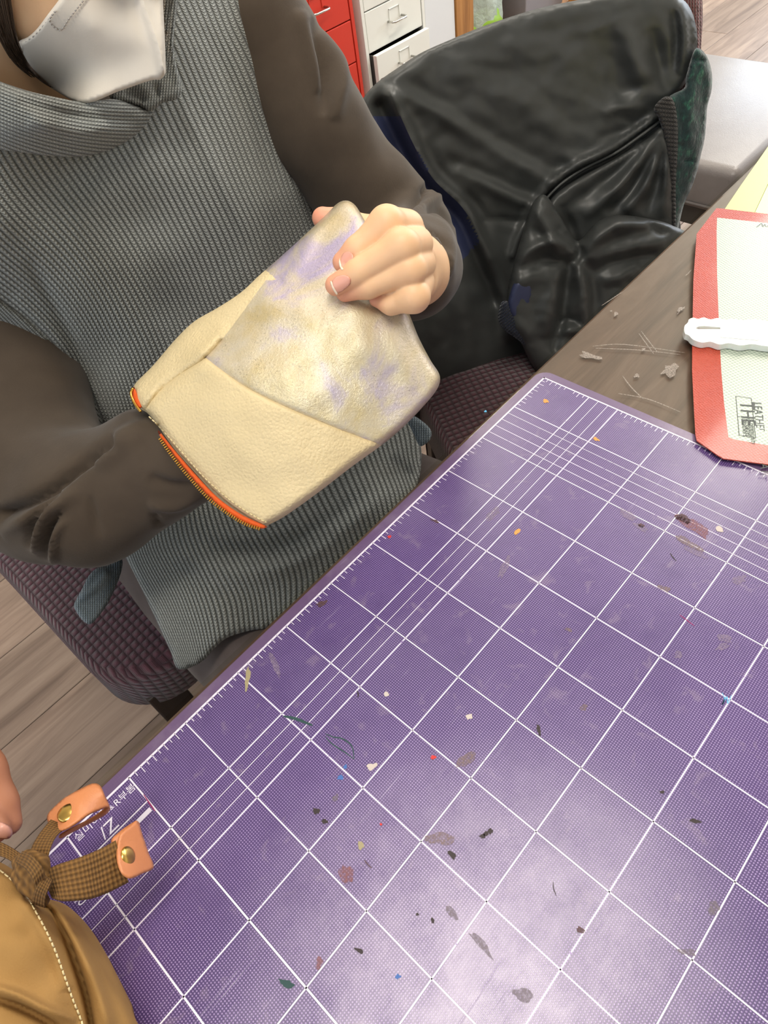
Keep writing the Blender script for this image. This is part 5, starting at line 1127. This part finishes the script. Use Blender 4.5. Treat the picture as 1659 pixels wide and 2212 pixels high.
def band(name, e1, e2, th, mat, parent, uvs=(10, 60), n2=8):
    """strap between two edge polylines (u, v, s)"""
    A = catmull(e1, 8); Bq = catmull(e2, 8); n = min(len(A), len(Bq)); A = A[np.linspace(0, len(A) - 1, n).astype(int)]; Bq = Bq[np.linspace(0, len(Bq) - 1, n).astype(int)]
    Vv = []; UV = []; Ff = []
    for side in (0, 1):
        for i in range(n):
            for j in range(n2 + 1):
                q = A[i] + (Bq[i] - A[i]) * j / n2; e_ = min(j, n2 - j) / n2; k = 1 if e_ > 0.12 else 0.4
                Vv.append(P(q[0], q[1], q[2] + (th / 2 * k if side else -th / 2 * k))); UV.append((j / n2 * uvs[0], i / (n - 1) * uvs[1]))
    N = n * (n2 + 1); id_ = lambda s_, i, j: s_ * N + i * (n2 + 1) + j
    for s_ in (0, 1):
        for i in range(n - 1):
            for j in range(n2): Ff.append((id_(s_, i, j), id_(s_, i + 1, j), id_(s_, i + 1, j + 1), id_(s_, i, j + 1)))
    for i in range(n - 1):
        for j in (0, n2): Ff.append((id_(0, i, j), id_(0, i + 1, j), id_(1, i + 1, j), id_(1, i, j)))
    for j in range(n2):
        for i in (0, n - 1): Ff.append((id_(0, i, j), id_(0, i, j + 1), id_(1, i, j + 1), id_(1, i, j)))
    o = mesh_obj(name, Vv, Ff, mat, parent, True, True); ul = o.data.uv_layers.new(name='UVMap')
    for l in o.data.loops: ul.data[l.index].uv = UV[l.vertex_index]
    return o
band('webbing_tie', [(88, 1888, .352), (118, 1870, .350), (174, 1851, .356), (215, 1834, .364), (250, 1815, .371)], [(112, 1940, .344), (136, 1947, .342), (190, 1943, .350), (230, 1930, .360), (278, 1906, .368)], 0.0022, MAT['webbing'], tbag, (8, 22))
band('webbing_tie', [(66, 1880, .362), (66, 1838, .366), (80, 1808, .372), (96, 1786, .378), (110, 1770, .382)], [(100, 1878, .352), (108, 1838, .358), (120, 1810, .366), (134, 1796, .374), (150, 1786, .380)], 0.0022, MAT['webbing'], tbag, (6, 18))
band('webbing_tie', [(-60, 1800, .375), (0, 1818, .372), (40, 1840, .366), (66, 1862, .360)], [(-60, 1846, .365), (0, 1850, .362), (36, 1870, .356), (58, 1896, .350)], 0.0022, MAT['webbing'], tbag, (6, 16))
K = Sdf(P(80.0, 1890.0, .35) - 0.04, P(80.0, 1890.0, .35) + 0.04, 0.0014)
for ch in ([(40, 1862, .356, 15), (62, 1854, .352, 17), (88, 1864, .350, 17), (98, 1892, .350, 14)], [(38, 1890, .353, 15), (56, 1912, .350, 16), (78, 1934, .349, 13)], [(50, 1880, .350, 16), (84, 1900, .348, 16), (104, 1908, .349, 13)], [(70, 1900, .348, 13), (84, 1930, .348, 13), (96, 1946, .349, 12)]):
    g = Sdf(K.lo, K.lo + (K.n - 1) * K.h, K.h); g.n = K.n; g.F = np.full(K.n, 9.0, np.float32); g.chain([PX(*q) for q in ch], 0.002); K.F = smin(K.F, g.F, 0.0008)
V_, Q_ = K.mesh(); o = link('knot', np_mesh('knot', relax(V_, Q_, 1), Q_), MAT['webbing'], tbag, True); ul = o.data.uv_layers.new(name='UVMap')
for l in o.data.loops:
    p = V_[l.vertex_index]; ul.data[l.index].uv = (p[0] * 260, p[1] * 260 + p[2] * 120)
band('webbing_tie', [(48, 1838, .350), (70, 1848, .338), (94, 1878, .334), (100, 1915, .342)], [(34, 1864, .350), (55, 1878, .337), (72, 1904, .333), (80, 1938, .342)], 0.0022, MAT['webbing'], tbag, (5, 10))
band('webbing_tie', [(96, 1888, .342), (84, 1905, .335), (74, 1926, .337), (68, 1952, .349)], [(114, 1902, .342), (106, 1920, .335), (99, 1940, .337), (98, 1962, .349)], 0.0022, MAT['webbing'], tbag, (5, 9))
# leather end tabs with rivets
def dome(name, c, nrm, r, h, mat, parent):
    nrm = np.array(nrm) / np.linalg.norm(nrm); a = np.cross(nrm, [0.3, 0.9, 0.1]); a /= np.linalg.norm(a); b = np.cross(nrm, a); Vv = []; Ff = []; n = 20
    for j, (rr, hh) in enumerate(((1.0, 0), (1.0, 0.4), (0.85, 0.75), (0.5, 0.97))):
        for k in range(n):
            t_ = 2 * math.pi * k / n; Vv.append(np.array(c) + r * rr * (math.cos(t_) * a + math.sin(t_) * b) + nrm * h * hh)
    Vv.append(np.array(c) + nrm * h)
    for j in range(3):
        for k in range(n): Ff.append((j * n + k, j * n + (k + 1) % n, (j + 1) * n + (k + 1) % n, (j + 1) * n + k))
    for k in range(n): Ff.append((3 * n + k, 3 * n + (k + 1) % n, 4 * n))
    Ff.append(tuple(range(n))[::-1])
    return mesh_obj(name, Vv, Ff, mat, parent, True, True)
t1 = relief('leather_tab', [(102, 1772), (104, 1757), (118, 1742), (141, 1722), (187, 1697), (206, 1692), (218, 1699), (228, 1722), (237, 1744), (226, 1746), (206, 1754), (190, 1762), (160, 1783), (136, 1795), (114, 1793)], tps([(102, 1772), (206, 1692), (237, 1744), (136, 1795), (170, 1740), (225, 1715)], [.388, .398, .394, .372, .382, .394], 1e-5), MAT['tan_leather'], tbag, 0.003, 5, 4)
relief('leather_tab', [(228, 1722), (237, 1742), (237, 1750), (228, 1760), (200, 1776), (163, 1795), (132, 1811), (128, 1804), (150, 1790), (190, 1770), (218, 1752), (226, 1742)], tps([(232, 1726), (237, 1748), (132, 1811), (190, 1772)], [.396, .400, .382, .396], 1e-5), MAT['tan_leather'], tbag, 0.003, 4, 4)
n1 = np.cross(P(206.0, 1692.0, .398) - P(136.0, 1795.0, .374), P(237.0, 1744.0, .394) - P(102.0, 1772.0, .388)); n1 = n1 if n1 @ FWD < 0 else -n1
dome('rivet', P(148.0, 1757.0, float(.3815)), n1, 0.0058, 0.0022, MAT['brass'], t1)
relief('leather_tab', [(240, 1816), (256, 1798), (278, 1782), (296, 1773), (302, 1786), (280, 1800), (262, 1820), (250, 1840)], tps([(240, 1816), (296, 1773), (262, 1820)], [.376, .392, .378], 1e-5), MAT['tan_leather'], tbag, 0.003, 4, 4)
t2 = relief('leather_tab', [(257, 1806), (268, 1792), (282, 1782), (297, 1773), (309, 1806), (321, 1842), (332, 1874), (306, 1888), (283, 1898), (268, 1893), (258, 1880), (252, 1858), (252, 1830)], tps([(257, 1806), (297, 1773), (332, 1874), (283, 1898), (252, 1845), (285, 1840)], [.372, .388, .384, .362, .366, .374], 1e-5), MAT['tan_leather'], tbag, 0.003, 5, 4)
n2 = np.cross(P(297.0, 1773.0, .388) - P(283.0, 1898.0, .362), P(332.0, 1874.0, .384) - P(252.0, 1845.0, .366)); n2 = n2 if n2 @ FWD < 0 else -n2
dome('rivet', P(275.0, 1849.0, .3715), n2, 0.0052, 0.002, MAT['brass'], t2)

# ------------------------------------------------------------------ a second person's hand at the left edge
h2 = empty('person', P(-30.0, 1760.0, 0.40), 'fingers of another person reaching in beside the tan bag', 'person')
H2 = Sdf(np.minimum(P(-520.0, 1150.0, .46), P(20.0, 1790.0, .40)) - 0.05, np.maximum(P(-520.0, 1150.0, .46), P(20.0, 1790.0, .40)) + 0.05, 0.0024)
H2.chain([PX(-210, 1520, .42, 84), PX(-130, 1570, .418, 70)], 0.012); H2.chain([PX(-210, 1520, .42, 84), PX(-190, 1620, .408, 70)], 0.012); H2.chain([PX(-500, 1180, .46, 120), PX(-300, 1400, .435, 95), PX(-210, 1520, .42, 80)], 0.012)
for ch in ([(-90, 1560, .417, 46), (-30, 1665, .414, 40), (2, 1735, .412, 34), (20, 1778, .410, 27)], [(-130, 1640, .412, 44), (-60, 1730, .404, 38), (-28, 1775, .400, 34), (-8, 1793, .398, 28)], [(-190, 1640, .40, 44), (-150, 1740, .39, 38), (-120, 1800, .385, 30)], [(-240, 1600, .40, 40), (-220, 1720, .39, 34), (-200, 1780, .385, 28)], [(-130, 1480, .43, 48), (-60, 1560, .43, 40), (-30, 1640, .43, 30)]):
    g = Sdf(H2.lo, H2.lo + (H2.n - 1) * H2.h, H2.h); g.n = H2.n; g.F = np.full(H2.n, 9.0, np.float32); g.chain([PX(*q) for q in ch], 0.004); H2.F = smin(H2.F, g.F, 0.0025)
V_, Q_ = H2.mesh(); link('hand', np_mesh('hand', relax(V_, Q_, 1), Q_), MAT['skin_tan'], h2, True)
relief('fingernail', [(-20, 1782), (-6, 1775), (10, 1778), (24, 1788), (27, 1802), (18, 1812), (0, 1812), (-20, 1808)], lambda u, v: .3885 + 0.000006 * ((u - 0) ** 2 + (v - 1794) ** 2) , MAT['nail_tan'], h2, 0.001, 6, 4)
